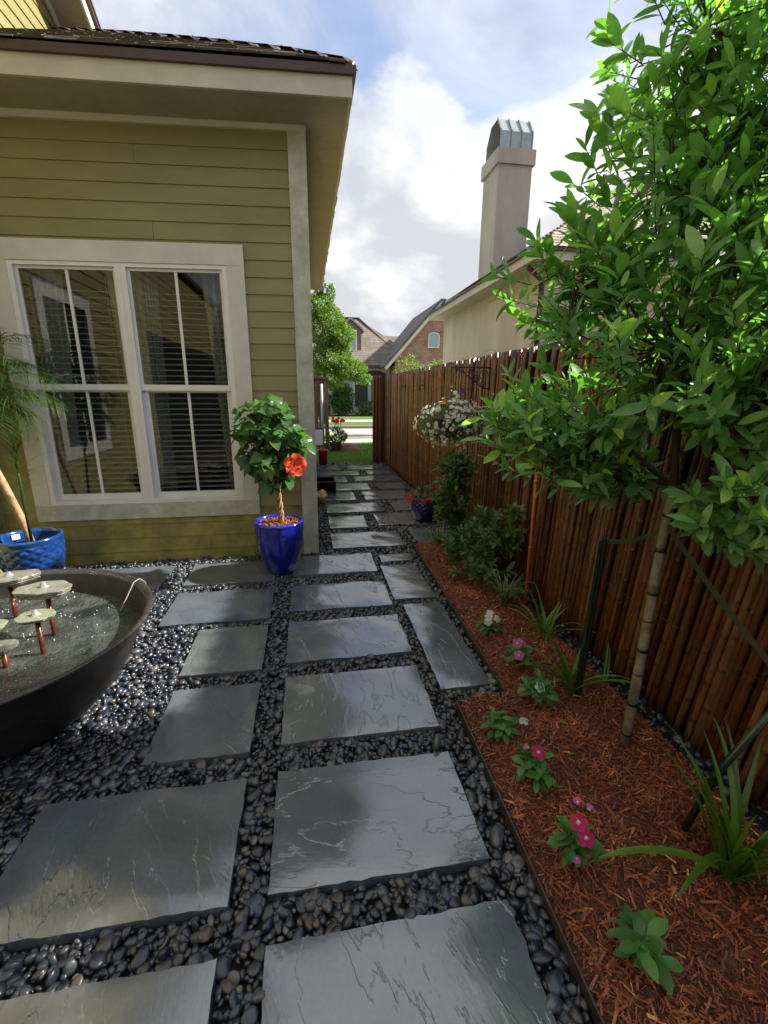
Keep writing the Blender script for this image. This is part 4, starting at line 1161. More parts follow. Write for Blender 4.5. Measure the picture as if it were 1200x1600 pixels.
single('tree_tie', strap((1.318, 1.755, .85), (1.378, 1.49, .985), .02), M['strap'], 'dark webbing strap from the upright green stake to the pale tree trunk', 'tree tie')
single('tree_tie', strap((1.378, 1.485, 1.0), (1.372, .94, .67), .01, .014), M['strap'], 'dark webbing strap from the tree trunk down to the slanting stake at the right edge', 'tree tie')
t = thing('garden_cane', 'slim bright orange-brown cane standing in the mulch in front of the fence', 'cane', (1.48, 2.71, 0))
part('pole', MB().tube([(1.48, 2.71, -.05), (1.479, 2.71, .5), (1.474, 2.71, 1.18)], .0125, 8), M['cane'], t, True)
part('node_ring', MB().tube([(1.479, 2.71, .47), (1.479, 2.71, .485)], .0142, 8), M['cane'], t, True)
part('twine', MB().tube([(1.474, 2.71, .93), (1.474, 2.71, .945)], .015, 8), M['straw'], t, True)

# ------------------------------------------------------------------ hibiscus
HP = (-.265, 3.76)
t = thing('glazed_pot', 'round cobalt blue glazed pot holding the hibiscus by the house corner', 'plant pot', (*HP, 0))
groove = lambda th, z, r: -.0035 * sum(math.exp(-((z - zz) / .005) ** 2) for zz in (.28, .315, .345, .375)) * (1 if r > .15 else 0) * (.5 + .5 * math.sin(th * 9 + z * 60))
part('body', MB().lathe([(.10, .004), (.118, 0), (.132, .02), (.163, .12), (.186, .22), (.198, .28), (.201, .30), (.2025, .315), (.203, .33), (.2035, .345), (.204, .36), (.2045, .375), (.205, .40), (.205, .425)], (*HP, 0), 56, groove), M['bluegl'], t, True)
part('rim', MB().lathe([(.205, .424), (.209, .432), (.208, .445), (.198, .452), (.184, .449), (.180, .435), (.176, .38)], (*HP, 0), 56), M['bluegl'], t, True)
so_ = part('soil', MB().lathe([(.001, .425), (.10, .425), (.18, .405)], (*HP, 0), 30), M['soil'], t, True)
N = 420; a = rng.uniform(0, 6.28, N); r = .17 * np.sqrt(rng.random(N)); Lc = rng.uniform(.008, .022, N)
Mc = rotz(rng.uniform(0, 6.28, N)) @ rotx(rng.normal(0, .5, N)) * np.stack([Lc * .45, Lc, Lc * .3], 1)[:, None, :]
part('bark_chips', MB().scatter(cv, BOXF, Mc, np.stack([HP[0] + r * np.cos(a), HP[1] + r * np.sin(a), .427 + .010 * rng.random(N)], 1), rng.random(N)), M['bark_o'], so_, kind='stuff')

hb = thing('hibiscus', 'braided-trunk hibiscus with one open orange-red flower in the cobalt pot', 'potted plant', (*HP, .43))
for k in range(3):
    s_ = np.linspace(0, 1, 40); a = s_ * 15 + k * 2.094; rr = .014 + .004 * np.sin(s_ * 9)
    part('braided_stem', MB().tube(np.stack([HP[0] + .02 + rr * np.cos(a) - .02 * s_, HP[1] + rr * np.sin(a), .42 + .55 * s_], 1), np.linspace(.0115, .009, 40), 6), M['braid'], hb, True)
n = 62; q = rand_dirs(n) * (rng.random((n, 1)) ** .42) * np.array([.27, .24, .36]) + np.array([-.29, 3.76, 1.15]); q = q[q[:, 2] > .80]
q = np.vstack([q, [(-.02, 3.70, 1.10), (-.06, 3.68, 1.2), (-.55, 3.72, 1.33), (-.58, 3.74, 1.2), (-.12, 3.66, .96), (-.2, 3.68, .85), (-.38, 3.66, .84), (-.30, 3.62, .78), (-.46, 3.70, .92), (-.17, 3.64, .80), (-.33, 3.72, .74)]])
ax = norm(norm(q - np.array([-.28, 3.78, 1.0])) + np.array([.1, -.2, .25]) + rng.normal(0, .2, (len(q), 3)))
mb = MB()
for p, x in zip(q, ax): mb.tube([(-.275, 3.76, .95), np.array([-.275, 3.76, 1.0]) * .45 + p * .55 + rng.normal(0, .015, 3), p], [.006, .0035, .002], 4, cap=False)
part('branches', mb, M['twig'], hb, True, 'stuff')
D, U, P, L = spray(q, ax, 7, (.055, .125), .09, open_=(.7, 1.5), upz=.5)
D[:, 2] -= .35
Fm = frames(D, U); ctr = P + norm(D) * L[:, None] * .5; od = np.argsort(ctr[:, 1])[:290]; sel = np.zeros(len(P), bool); sel[od] = True
mb = MB(); leaves_into(mb, OVATE, D[~sel], U[~sel], P[~sel], L[~sel], rng.random((~sel).sum())); part('foliage', mb, M['hib'], hb, True, 'stuff')
hm = [MB().add(OVATE[0], OVATE[1], tt).mesh('leaf', M['hib'], True) for tt in (.1, .35, .6, .85)]
for n_, i in enumerate(od):
    o = link('leaf', hm[n_ % 4], hb); m4 = Matrix.Identity(4)
    for r in range(3):
        for c in range(3): m4[r][c] = Fm[i][r, c] * L[i]
        m4[r][3] = P[i][r]
    o.matrix_basis = m4
fl = put('flower', flower_mesh('flower', M['scarlet'], .092, 5, leaf_tpl(6, 1.05, .04, .22, peak=.68, wave=.5), .35), hb, (-.105, 3.56, .945), (.25, -1, .15))
st_ = part('stamen', MB().tube([(-.105, 3.56, .945), (-.092, 3.50, .93), (-.085, 3.47, .94)], .0045, 6, .5), M['scarlet'], fl, True)
st_.matrix_parent_inverse = fl.matrix_basis.inverted()
part('flower_stalk', MB().tube([(-.24, 3.7, .93), (-.16, 3.62, .90), (-.105, 3.56, .945)], .003, 5), M['hib'], hb, True)

# ------------------------------------------------------------------ palm in its pot
PP = (-2.20, 3.80)
t = thing('glazed_pot', 'bright blue pot with a diamond relief at the left edge, behind the iron kettle', 'plant pot', (*PP, 0))


def diamond(nd, zs, amp, zlo, zhi):
    def f(th, z, r):
        if z < zlo or z > zhi: return 0
        a, b = nd * th + z * zs, nd * th - z * zs
        return amp * (min(abs(math.sin(a / 2)), abs(math.sin(b / 2))) * 1.6 - .4)
    return f


pz = np.linspace(.01, .345, 46)
prof = [(.12, 0)] + [(.165 + .055 * math.sin(min(1, z / .30) * 1.35), z) for z in pz] + [(.222, .36), (.228, .372), (.226, .388), (.215, .394), (.204, .388), (.20, .36), (.195, .30)]
part('body', MB().lathe(prof, (*PP, 0), 150, diamond(15, 95, .007, .02, .335)), M['bluegl2'], t, True)
part('soil', MB().lathe([(.001, .27), (.2, .265)], (*PP, 0), 24), M['soil'], t)
part('price_sticker', MB().add([(PP[0] - .17 + .0 * i, PP[1] + .08, .33) for i in range(1)] + [(PP[0] - .13, PP[1] + .115, .33), (PP[0] - .13, PP[1] + .117, .372), (PP[0] - .17, PP[1] + .082, .372)], [(0, 1, 2, 3)]), M['paper'], t)
pl = thing('potted_palm', 'thin-leaved palm with ragged trunk in the blue pot at the left edge', 'palm', (*PP, .27))
pt = [(-2.17, 3.78, .25), (-2.21, 3.79, .5), (-2.28, 3.78, .78), (-2.43, 3.74, 1.40)]
part('trunk', MB().tube(pt, [.03, .026, .028, .022], 9), M['palmtrunk'], pl, True)
part('shoot', MB().tube([(-2.15, 3.74, .3), (-2.14, 3.72, .7), (-2.12, 3.70, 1.12)], [.012, .011, .005], 7), M['palm'], pl, True)
sh = []
FR = [(0.15, 0.616, 1.15, 1.9), (-0.25, 0.694, 1.3, 1.7), (-0.7, 0.694, 1.1, 1.7), (0.4, 0.504, 1.2, 1.5), (-1.2, 0.672, 1.2, 1.6), (0.0, 0.672, 1.5, 1.5), (-0.5, 0.694, 1.45, 1.6), (-0.1, 0.47, 0.8, 1.6), (0.3, 0.448, 0.6, 1.3), (-0.35, 0.538, 0.45, 1.3), (0.1, 0.448, 0.2, 1.1), (-0.8, 0.56, 0.5, 1.4), (-0.2, 0.739, 1.1, 1.3), (0.2, 0.56, 0.95, 1.2), (-0.55, 0.627, 0.85, 1.2), (-1.0, 0.582, 0.2, 1.0), (-0.35, 0.75, 1.0, 1.8), (-0.15, 0.78, 0.7, 1.6), (-0.6, 0.7, 0.6, 1.7), (0.05, 0.7, 0.45, 1.5), (-0.9, 0.66, 0.9, 1.8), (-0.3, 0.6, 0.15, 1.4), (-0.75, 0.62, 0.1, 1.3), (0.1, 0.85, 1.25, 1.9)]
for k, (az, ln, lift, dr) in enumerate(FR):
    p = np.array([-2.43, 3.74, 1.40]); h = np.array([math.cos(az), math.sin(az), 0]); ang = lift; pts = [p.copy()]
    for i in range(14):
        p = p + (h * math.cos(ang) + np.array([0, 0, 1]) * math.sin(ang)) * ln / 14; ang -= dr / 14 * (.3 + 1.4 * i / 14); pts.append(p.copy())
    pts = np.array(pts)
    keep = (pts[:, 1] < 4.10) & (pts[:, 0] > -2.55); pts = pts[:max(4, int(keep.sum()))]
    mb = MB().tube(pts, np.linspace(.004, .0015, len(pts)), 5, .3)
    tg = norm(np.gradient(pts, axis=0)); nl = 64
    s_ = np.linspace(2.2, len(pts) - 1.01, nl); P = np.stack([np.interp(s_, np.arange(len(pts)), pts[:, j]) for j in range(3)], 1); T = np.stack([np.interp(s_, np.arange(len(pts)), tg[:, j]) for j in range(3)], 1)
    sd = norm(np.cross(T, (0, 0, 1.))) * np.where(np.arange(nl) % 2, 1, -1)[:, None]
    D = T * .8 + sd + np.array([0, 0, .1]) + rng.normal(0, .12, (nl, 3)); L = rng.uniform(.18, .34, nl) * np.sin(np.linspace(.5, 2.7, nl))
    q = (P + norm(D) * L[:, None]); okk = (q[:, 1] < 4.13) & (q[:, 0] > -2.57)
    leaves_into(mb, leaf_tpl(4, .034, .1, .5), D[okk], np.tile((0, 0, 1.), (okk.sum(), 1)) + T[okk] * .1, P[okk], L[okk], rng.random(okk.sum()) * .7 + (.15 if k > 9 else 0))
    part('frond', mb, M['palm'], pl, True)
mb = MB()
for k in range(64):
    zz = .70 + .42 * rng.random() ** .6; blade(mb, (-2.14 + (zz - .7) * .05, 3.72 - (zz - .7) * .05, zz), rng.uniform(-2.8, .5), rng.uniform(.16, .40), .006, rng.uniform(.7, 1.5), rng.uniform(.8, 2.8), 7, rng.uniform(.5, 1))
part('young_leaflets', mb, M['palm'], pl, True, 'stuff')

# ------------------------------------------------------------------ iron kettle fountain
kt = thing('iron_kettle', 'wide cast-iron sugar kettle holding water on the pebbles, cut by the left edge', 'kettle', (*KC, 0))
KR = .742
part('bowl', MB().lathe([(.30, -.03), (.42, -.02), (.50, .03), (.565, .10), (.615, .18), (.652, .26), (.682, .33), (.715, .385), (.736, .408)], (*KC, 0), 96), M['kettle'], kt, True)
part('lip', MB().lathe([(.735, .407), (.7435, .413), (.744, .421), (.738, .426), (.724, .4235), (.710, .416), (.703, .404)], (*KC, 0), 96, lambda t, z, r: .0012 * math.sin(t * 31) * math.sin(t * 13)), M['kettle_lip'], kt, True)
part('inner_wall', MB().lathe([(.7025, .4035), (.692, .375), (.680, .34), (.665, .29), (.645, .25), (.58, .15), (.45, .08), (.001, .05)], (*KC, 0), 64), M['kettle'], kt, True)
WZ = .30
r_ = np.concatenate([[.001], np.linspace(.04, .668, 26)])
part('water', MB().lathe([(r, WZ) for r in r_], (*KC, 0), 72, None), M['water'], kt, True)
mb = MB(); N = 90; a = rng.uniform(-3.1, 3.1, N); r = .6 * np.sqrt(rng.random(N)); sz = rng.uniform(.0012, .004, N)
mb.scatter(ICO0[0], ICO0[1], np.eye(3)[None] * sz[:, None, None], np.stack([KC[0] + r * np.cos(a), KC[1] + r * np.sin(a), np.full(N, WZ + .001)], 1), .5)
part('bubbles', mb, M['froth'], kt, True, 'stuff')


def slate_disc(mb, c, rx, ry, th, seed, tilt=(0, 0)):
    rg = np.random.default_rng(seed); n = 44; a = np.arange(n) * 2 * np.pi / n
    ir = 1 + .05 * np.sin(a * 3 + rg.uniform(0, 6)) + .035 * np.sin(a * 7 + rg.uniform(0, 6)) + rg.normal(0, .012, n)
    lay = [(.55, -th), (.86, -th), (.93, -th * .62), (.90, -th * .55), (.97, -th * .3), (.95, -th * .22), (1., -.002), (.985, .002), (.6, .004), (.05, .006)]
    V = []
    for k, (s_, z) in enumerate(lay):
        w = ir * s_ + rg.normal(0, .008, n) * (1 < k < 7)
        V.append(np.stack([c[0] + rx * w * np.cos(a), c[1] + ry * w * np.sin(a), c[2] + z + tilt[0] * rx * w * np.cos(a) + tilt[1] * ry * w * np.sin(a)], 1))
    F = [(i * n + j, i * n + (j + 1) % n, (i + 1) * n + (j + 1) % n, (i + 1) * n + j) for i in range(len(lay) - 1) for j in range(n)] + [tuple(range(n))[::-1], tuple(range((len(lay) - 1) * n, len(lay) * n))]
    return mb.add(np.vstack(V), F)


ft = thing('slate_fountain', 'bubbling fountain of slate discs on reddish copper pipes inside the iron kettle', 'fountain', (-1.35, 2.2, .1))
for (c, rx, ry, th, m, pipe, sd) in [((-1.302, 2.28, .565), .135, .105, .034, 'slate', (-1.30, 2.291), 1), ((-1.262, 2.11, .500), .088, .075, .016, 'slate_green', (-1.262, 2.115), 2),
                                     ((-1.58, 2.50, .548), .155, .12, .034, 'slate', (-1.60, 2.52), 3), ((-1.455, 2.08, .475), .09, .08, .015, 'slate_green', (-1.44, 2.07), 4),
                                     ((-1.36, 1.98, .425), .085, .08, .018, 'slate', (-1.365, 2.02), 5)]:
    dsc = part('slate_disc', slate_disc(MB(), c, rx * .9, ry * .9, th, sd, (rng.normal(0, .04), rng.normal(0, .04))), M[m], ft)
    mb = MB(); pr = MB(); pr.lathe([(.022, -.001), (.019, .006), (.013, .012), (.010, .020), (.006, .025), (.0005, .026)], (c[0] + .005, c[1] - .005, c[2] + .004), 12, lambda t, z, r: .002 * math.sin(3 * t + z * 200) if r > .003 else 0)
    part('water_bubble', pr, M['bubble'], dsc, True)
    part('copper_pipe', MB().tube([(pipe[0], pipe[1], .08), (pipe[0], pipe[1], c[2] - th)], .0115, 9), M['copper'], ft, True)
mb = MB(); N = 45
for (c, R) in (((-1.302, 2.28, .56), .12), ((-1.58, 2.50, .545), .14)):
    a = rng.uniform(0, 6.28, N); q = np.stack([c[0] + R * np.cos(a), c[1] + R * .8 * np.sin(a), WZ + (c[2] - WZ - .03) * rng.random(N)], 1)
    sz = rng.uniform(.0012, .0032, N); mb.scatter(ICO0[0], ICO0[1], np.eye(3)[None] * (sz[:, None] * np.array([1, 1, 2.2]))[:, :, None] * 1., q, .5)
part('falling_drops', mb, M['froth'], ft, True, 'stuff')
single('pump_cord', MB().tube([(-.99, 2.72, .30), (-.985, 2.68, .40), (-1.0, 2.645, .436), (-1.02, 2.61, .43), (-1.045, 2.565, .37), (-1.085, 2.51, .28), (-1.12, 2.45, .2)], .0032, 6), M['cord'], 'thin pale cord looped over the kettle lip into the water', 'cord', smooth=True)

# ------------------------------------------------------------------ far pot, basket and bracket
t = thing('glazed_pot', 'small dark blue diamond-relief pot with red flowers standing by the fence', 'plant pot', (1.37, 5.15, 0))
prof = [(.10, 0)] + [(.115 + .045 * math.sin(min(1, z / .22) * 1.9), z) for z in np.linspace(.01, .235, 30)] + [(.15, .25), (.158, .258), (.155, .27), (.143, .272), (.138, .25), (.135, .2)]
part('body', MB().lathe(prof, (1.37, 5.15, 0), 90, diamond(13, 110, .006, .10, .235)), M['bluegl3'], t, True)
part('soil', MB().lathe([(.001, .245), (.137, .24)], (1.37, 5.15, 0), 20), M['soil'], t)
t = thing('red_flowers', 'bushy green plant with trailing red flowers in the small dark blue pot', 'flowers', (1.37, 5.15, .24))
n = 60; q = rand_dirs(n) * np.array([.17, .15, .10]) + np.array([1.37, 5.13, .32]); q[:, 2] = np.maximum(q[:, 2], .25)
ax = norm(q - np.array([1.37, 5.15, .22])); mb = MB(); D, U, P, L = spray(q, ax, 8, (.028, .05), .05); leaves_into(mb, LEAF_S, D, U, P, L, rng.random(len(P)))
part('foliage', mb, M['shrub'], t, True, 'stuff')
fm = flower_mesh('flower', M['red'], .030)
for (dx, dy, dz) in [(-.20, -.04, .04), (-.17, -.08, .01), (-.23, -.02, -.0), (-.19, -.06, -.03), (-.14, -.12, .06), (-.02, -.17, -.0), (.03, -.165, -.015), (-.05, -.17, -.03), (.0, -.17, .025), (.10, -.14, -.01), (.13, -.12, .005), (.20, -.06, .07), (.22, -.03, .03), (.2, -.08, .0), (.18, -.05, .10), (.08, -.1, .1)]:
    put('flower', fm, t, (1.37 + dx, 5.15 + dy, .285 + dz), (dx, -.5, .3), rng.uniform(0, 6), rng.uniform(.8, 1.15))

bk = thing('scroll_bracket', 'black wrought-iron scroll bracket fixed to the fence, holding the hanging basket', 'bracket', (1.66, 4.08, 1.7))
part('arm', MB().box((1.29, 4.074, 1.715), (1.668, 4.086, 1.729)), M['iron'], bk)
part('back_plate', MB().box((1.652, 4.07, 1.52), (1.662, 4.09, 1.7145)), M['iron'], bk)
part('brace', MB().tube([(1.655, 4.08, 1.535), (1.60, 4.08, 1.545), (1.52, 4.08, 1.60), (1.42, 4.08, 1.675), (1.33, 4.08, 1.71)], .006, 6), M['iron'], bk, True)
for (cx, cz, r, sg) in ((1.60, 1.655, .048, 1), (1.605, 1.585, .032, -1), (1.53, 1.665, .034, -1), (1.475, 1.685, .024, 1), (1.40, 1.692, .018, -1), (1.345, 1.70, .012, 1), (1.545, 1.61, .022, 1)):
    s_ = np.linspace(0, 1, 26); a = s_ * 9 * sg; part('scroll', MB().tube(np.stack([cx + r * (1 - .75 * s_) * np.cos(a), np.full(26, 4.08), cz + r * (1 - .75 * s_) * np.sin(a)], 1), .0045, 5), M['iron'], bk, True)
hk = thing('hanging_basket', 'hanging basket spilling white and a few purple flowers from the iron bracket', 'hanging basket', (1.30, 4.08, 1.2))
BC = np.array([1.31, 4.06, 1.23])
part('basket', MB().lathe([(.02, -.10), (.10, -.09), (.15, -.03), (.165, .03), (.172, .035), (.16, .04), (.02, .03)], tuple(BC), 24), M['twig'], hk, True)
for k in range(3):
    a = k * 2.09 + .4; part('wire', MB().tube([BC + (.165 * math.cos(a), .165 * math.sin(a), .03), (1.305, 4.08, 1.60)], .0018, 4), M['iron'], hk)
part('hook', MB().tube([(1.305, 4.08, 1.59), (1.305, 4.08, 1.66), (1.295, 4.08, 1.70), (1.305, 4.08, 1.735)], .004, 6), M['iron'], hk, True)
n = 420; q = rand_dirs(n); q[:, 2] = q[:, 2] * .9 - .1; q = q * (.72 + .28 * rng.random((n, 1))) * np.array([.33, .26, .20]) + BC + np.array([0, 0, .02])
q = np.vstack([q, BC + np.array([(-.02, 0, .22), (0, .01, .27), (-.01, 0, .32), (.01, 0, .18)])])
ax = norm(q - BC + np.array([0, 0, .1])); mb = MB(); D, U, P, L = spray(q, ax, 8, (.018, .036), .04); leaves_into(mb, LEAF_S, D, U, P, L, rng.random(len(P)))
part('foliage', mb, M['shrub'], hk, True, 'stuff')
fm = [flower_mesh('flower', M['white'], r, 5, PETAL, .2) for r in (.016, .021, .011)]
n = 270; q = rand_dirs(n); q[:, 1] = -np.abs(q[:, 1]) * 1.; q[:, 2] = q[:, 2] * .95; nr = q.copy(); q = q * np.array([.35, .28, .225]) * rng.uniform(.95, 1.06, (n, 1)) + BC + np.array([0, 0, .01])
cl = np.array([BC + np.array(c) for c in ((-.22, -.14, -.12), (-.12, -.2, -.14), (.0, -.25, -.02), (.12, -.2, .05), (.02, -.22, -.18), (-.2, -.12, .12), (.16, -.14, .12), (-.05, -.22, .1))])
for i in range(n):
    p, m_ = q[i], nr[i]
    if i % 3 == 0: c = cl[i % 8]; p = c + rng.normal(0, .028, 3); m_ = c - BC
    put('flower', fm[i % 3], hk, p, m_ + rng.normal(0, .25, 3), rng.uniform(0, 6))
for (c, m_) in (((-.04, -.17, .175), 'purple'), ((.045, -.12, .27), 'purple'), ((.065, -.11, .29), 'purple'), ((-.13, -.17, .19), 'orange')):
    put('flower', flower_mesh('flower', M[m_], .021), hk, BC + np.array(c), (-.1, -1, .4))
mb = MB()
for c in ((-.04, -.17, .175), (.045, -.12, .27), (.065, -.11, .29), (-.13, -.17, .19), (0, -.05, .26), (.02, -.06, .22)):
    e = BC + np.array(c); mb.tube([BC + np.array(c) * (.5, .5, .3), (BC + e) / 2 + np.array(c) * (.2, .2, .1), e], .003, 5)
    q = np.linspace(.35, .95, 9)[:, None] * np.array(c) + BC + rng.normal(0, .012, (9, 3)); leaves_into(mb, LEAF_S, rand_dirs(9) + (0, 0, .4), rand_dirs(9) + (0, -.5, 1), q, np.full(9, .032), rng.random(9))
part('flower_stems', mb, M['shrub'], hk, True, 'stuff')
for c in ((.02, -.09, .24), (-.01, -.09, .21), (.03, -.1, .20), (.0, -.08, .27), (-.02, -.1, .16)): put('flower', fm[1], hk, BC + np.array(c), (rng.normal(0, .4), -1, .4), rng.uniform(0, 6))
# two dark hooks and a row of fixings on the fence
for (y, lb) in ((6.45, 'small dark hook on the bamboo fence, the nearer of two left of the basket'), (7.75, 'small dark hook on the bamboo fence, farthest from the viewer')):
    t = thing('wall_hook', lb, 'hook', (1.65, y, 1.58)); part('plate', MB().box((1.655, y - .02, 1.53), (1.666, y + .02, 1.63)), M['iron'], t); part('hook', MB().tube([(1.655, y, 1.60), (1.60, y, 1.60), (1.585, y, 1.56), (1.605, y, 1.535)], .009, 6), M['iron'], t, True)


# ------------------------------------------------------------------ shrubs and clumps in the bed
def shrub(name, label, c, lobes, n_leaf, L, m, stems=6, group=None, single_=0, tpl=LEAF_S, cat='shrub', ratio=1.):
    t = thing(name, label, cat, c, group); st = MB(); tips, axes = [], []
    for (o, r, n) in lobes:
        o, r = np.array(o), np.array(r); q = rand_dirs(n) * (rng.random((n, 1)) ** .4) * r + o
        for p in q:
            p[2] = max(p[2], .05); tips.append(p); axes.append(norm(norm(p - np.array([c[0], c[1], p[2] - .25])) + rng.normal(0, .25, 3) + (0, -.1, .3)))
            if rng.random() < .35: st.tube([np.array(c) + rng.normal(0, .03, 3) * (1, 1, 0), (np.array(c) + p) / 2 + (0, 0, .08), p], [.006, .004, .002], 4, cap=False)
    part('stems', st, M['twig'], t, kind='stuff')
    D, U, P, Ls = spray(tips, axes, n_leaf, L, L[1] * 1.2)
    ok = ~((P[:, 0] + norm(D)[:, 0] * Ls > 1.655) & (P[:, 2] < 1.86) & (P[:, 1] < 9.8)); D, U, P, Ls = D[ok], U[ok], P[ok], Ls[ok]
    mb = MB(); leaves_into(mb, tpl, D, U, P, Ls, rng.random(len(P)), ratio); part('foliage', mb, m, t, True, 'stuff'); return t


shrub('leafy_shrub', 'tall loose shrub with lance-shaped green leaves growing below the hanging basket', (1.42, 3.95, 0), [((1.33, 3.95, .78), (.20, .18, .20), 26), ((1.36, 3.95, .45), (.22, .2, .3), 40), ((1.26, 3.85, .86), (.13, .12, .14), 16), ((1.24, 3.9, .62), (.12, .12, .14), 14), ((1.45, 4.05, .9), (.14, .14, .16), 12)], 10, (.055, .095), M['shrub'], tpl=LEAF_S)
shrub('leafy_shrub', 'low dense dark green shrub in the shade, left of the orange cane', (1.45, 3.30, 0), [((1.42, 3.30, .42), (.18, .32, .18), 46), ((1.38, 3.25, .2), (.18, .32, .14), 40), ((1.5, 3.05, .55), (.1, .22, .2), 22)], 9, (.05, .085), M['shrub'])
shrub('leafy_shrub', 'small bright-tipped shrub at the bed edge in front of the dark shrub', (1.28, 3.62, 0), [((1.26, 3.6, .22), (.13, .14, .18), 26)], 9, (.045, .07), M['vinca'], tpl=LEAF_S)


def clump(label, c, n, L, w, lift, droop, m, extra=(), group=None):
    t = thing('grassy_clump', label, 'plant', c, group)
    for k in range(n):
        mb = MB(); a = rng.uniform(0, 6.28); blade(mb, (c[0] + rng.normal(0, .014), c[1] + rng.normal(0, .014), c[2] - .01), a, rng.uniform(*L), w * rng.uniform(.7, 1.2), rng.uniform(*lift), rng.uniform(*droop), 9, rng.random())
        V = np.vstack(mb.V)
        if V[:, 0].max() > 1.66: continue
        part('blade', mb, M[m], t, True)
    for (a, l, ww, li, dr) in extra:
        mb = MB(); blade(mb, (c[0], c[1], c[2] + .01), a, l, ww, li, dr, 14, rng.random()); part('blade', mb, M[m], t, True)
    return t


clump('grey-green grassy clump by the bed corner near the small blue pot', (1.25, 4.12, .03), 60, (.22, .40), .008, (.8, 1.4), (1., 2.2), 'lirio')
clump('fine grassy clump at the foot of the orange cane', (1.37, 2.80, .03), 55, (.20, .36), .010, (.9, 1.45), (.8, 2.2), 'lirio')
clump('strappy clump by the fence behind the pink and white flowers', (1.42, 2.33, .03), 18, (.22, .38), .017, (.6, 1.35), (.6, 1.7), 'blade')
clump('strappy clump growing at the base of the upright green stake', (1.28, 1.83, .03), 14, (.22, .40), .019, (.7, 1.4), (.8, 1.9), 'blade', [(2.1, .40, .026, 1.25, 1.1), (3.0, .36, .02, .9, 1.6)])
clump('large strap-leaved clump in the lower right corner, with one long blade reaching left', (1.26, .88, .03), 26, (.30, .54), .020, (.95, 1.5), (.4, 1.5), 'blade', [(3.0, .50, .030, .55, 1.25), (3.55, .52, .03, 1.0, 1.5), (2.2, .42, .026, 1.3, .5), (1.8, .45, .026, 1.35, .4), (-1.2, .3, .012, .8, 3.2)])
t = clump('few wispy blades leaning from the mulch just right of the pale trunk foot', (1.50, 1.86, .02), 6, (.2, .3), .012, (.6, 1.2), (1, 2), 'blade')

VF = dict(white=flower_mesh('flower', M['white'], .027, 5, PETAL, .12), pink=flower_mesh('flower', M['pink'], .029, 5, PETAL, .12), magenta=flower_mesh('flower', M['magenta'], .029, 5, PETAL, .12))
VF['bud'] = flower_mesh('flower', M['pink'], .017, 5, PETAL, 1.1)
eye = MB().lathe([(.0001, .006), (.006, .003), (.007, -.001)], (0, 0, 0), 8).mesh('flower_eye', M['white'], True)
vlm = [MB().add(VLEAF[0], VLEAF[1], tt).mesh('leaf', M['vinca'], True) for tt in (.1, .4, .7, 1.)]


def vinca(label, c, h, spread, ns, flowers, ll=(.045, .07), nl=7):
    t = thing('bedding_plant', label, 'bedding plant', c); cz = c[2]
    stem = MB()
    for k in range(ns):
        a = k * 6.28 / ns + rng.uniform(-.4, .4); r = spread * (0 if k == 0 else rng.uniform(.6, 1)); hh = h * (1 if k == 0 else rng.uniform(.55, .85))
        tip = np.array([c[0] + r * math.cos(a), c[1] + r * math.sin(a), cz + hh]); stem.tube([c, (np.array(c) + tip) / 2 + (0, 0, .01), tip], [.003, .0025, .002], 5, .6)
        D, U, P, L = spray([tip], [norm(tip - np.array(c) + (0, 0, .05))], nl, ll, .6 * hh, open_=(.9, 1.45), upz=.7, jit=.15)
        Fm = frames(D, U)
        for i in range(len(P)):
            o = link('leaf', vlm[(i + k) % 4], t); m4 = Matrix.Identity(4)
            for rr in range(3):
                for cc in range(3): m4[rr][cc] = Fm[i][rr, cc] * L[i]
                m4[rr][3] = P[i][rr]
            o.matrix_basis = m4
    part('stem', stem, M['vinca'], t, True)
    for (dx, dy, dz, col, nn) in flowers:
        o = put('flower', VF[col], t, (c[0] + dx, c[1] + dy, cz + dz), nn, rng.uniform(0, 6))
        e = link('flower_eye', eye, o)
    return t


vinca('white-flowered bedding plant, the one nearest the slab edge beyond the pink ones', (1.09, 2.42, .03), .10, .04, 5, [(-.02, -.03, .125, 'white', (-.3, -.6, .8)), (.03, -.04, .115, 'white', (.3, -.7, .6)), (-.0, .0, .14, 'white', (0, -.3, 1)), (-.03, -.045, .10, 'white', (-.5, -.8, .3))])
vinca('bedding plant with two pale pink flowers, between two white-flowered ones', (1.12, 2.06, .03), .11, .05, 5, [(-.035, -.03, .155, 'pink', (-.2, -.9, .5)), (-.035, -.06, .10, 'pink', (-.3, -.8, .6)), (.0, -.01, .15, 'pink', (.5, -.3, 1))])
vinca('leafy bedding plant with a single drooping white flower beside the upright stake', (1.08, 1.77, .03), .11, .055, 7, [(.075, -.01, .10, 'white', (.8, -.5, .2)), (-.01, -.03, .09, 'white', (0, -.5, .5))])
vinca('small flowerless bedding plant just inside the corner of the steel edging', (.80, 1.58, .03), .085, .045, 6, [])
vinca('bedding plant with one magenta flower, between the flowerless corner plant and the two-bloomed one', (.83, 1.32, .03), .10, .055, 6, [(.0, -.01, .14, 'magenta', (0, -.5, .9)), (-.03, .02, .14, 'bud', (-.8, .1, .6))])
vinca('bedding plant with two magenta blooms and small pink buds near the long reaching blade', (.80, 1.00, .03), .13, .045, 5, [(.0, -.04, .15, 'magenta', (0, -.75, .65)), (-.012, -.012, .18, 'magenta', (-.5, -.1, .8)), (.035, .01, .20, 'bud', (.3, .0, 1)), (-.03, -.05, .09, 'bud', (-.5, -.7, .3)), (.0, .02, .22, 'bud', (-.3, 0, 1))])
vinca('flowerless bedding plant nearest the viewer, with large light green leaves', (.83, .73, .03), .10, .04, 5, [], (.05, .075))
vinca('tiny green seedling in the mulch below the dark shrub', (1.17, 3.32, .03), .05, .03, 3, [], (.05, .07), 4)

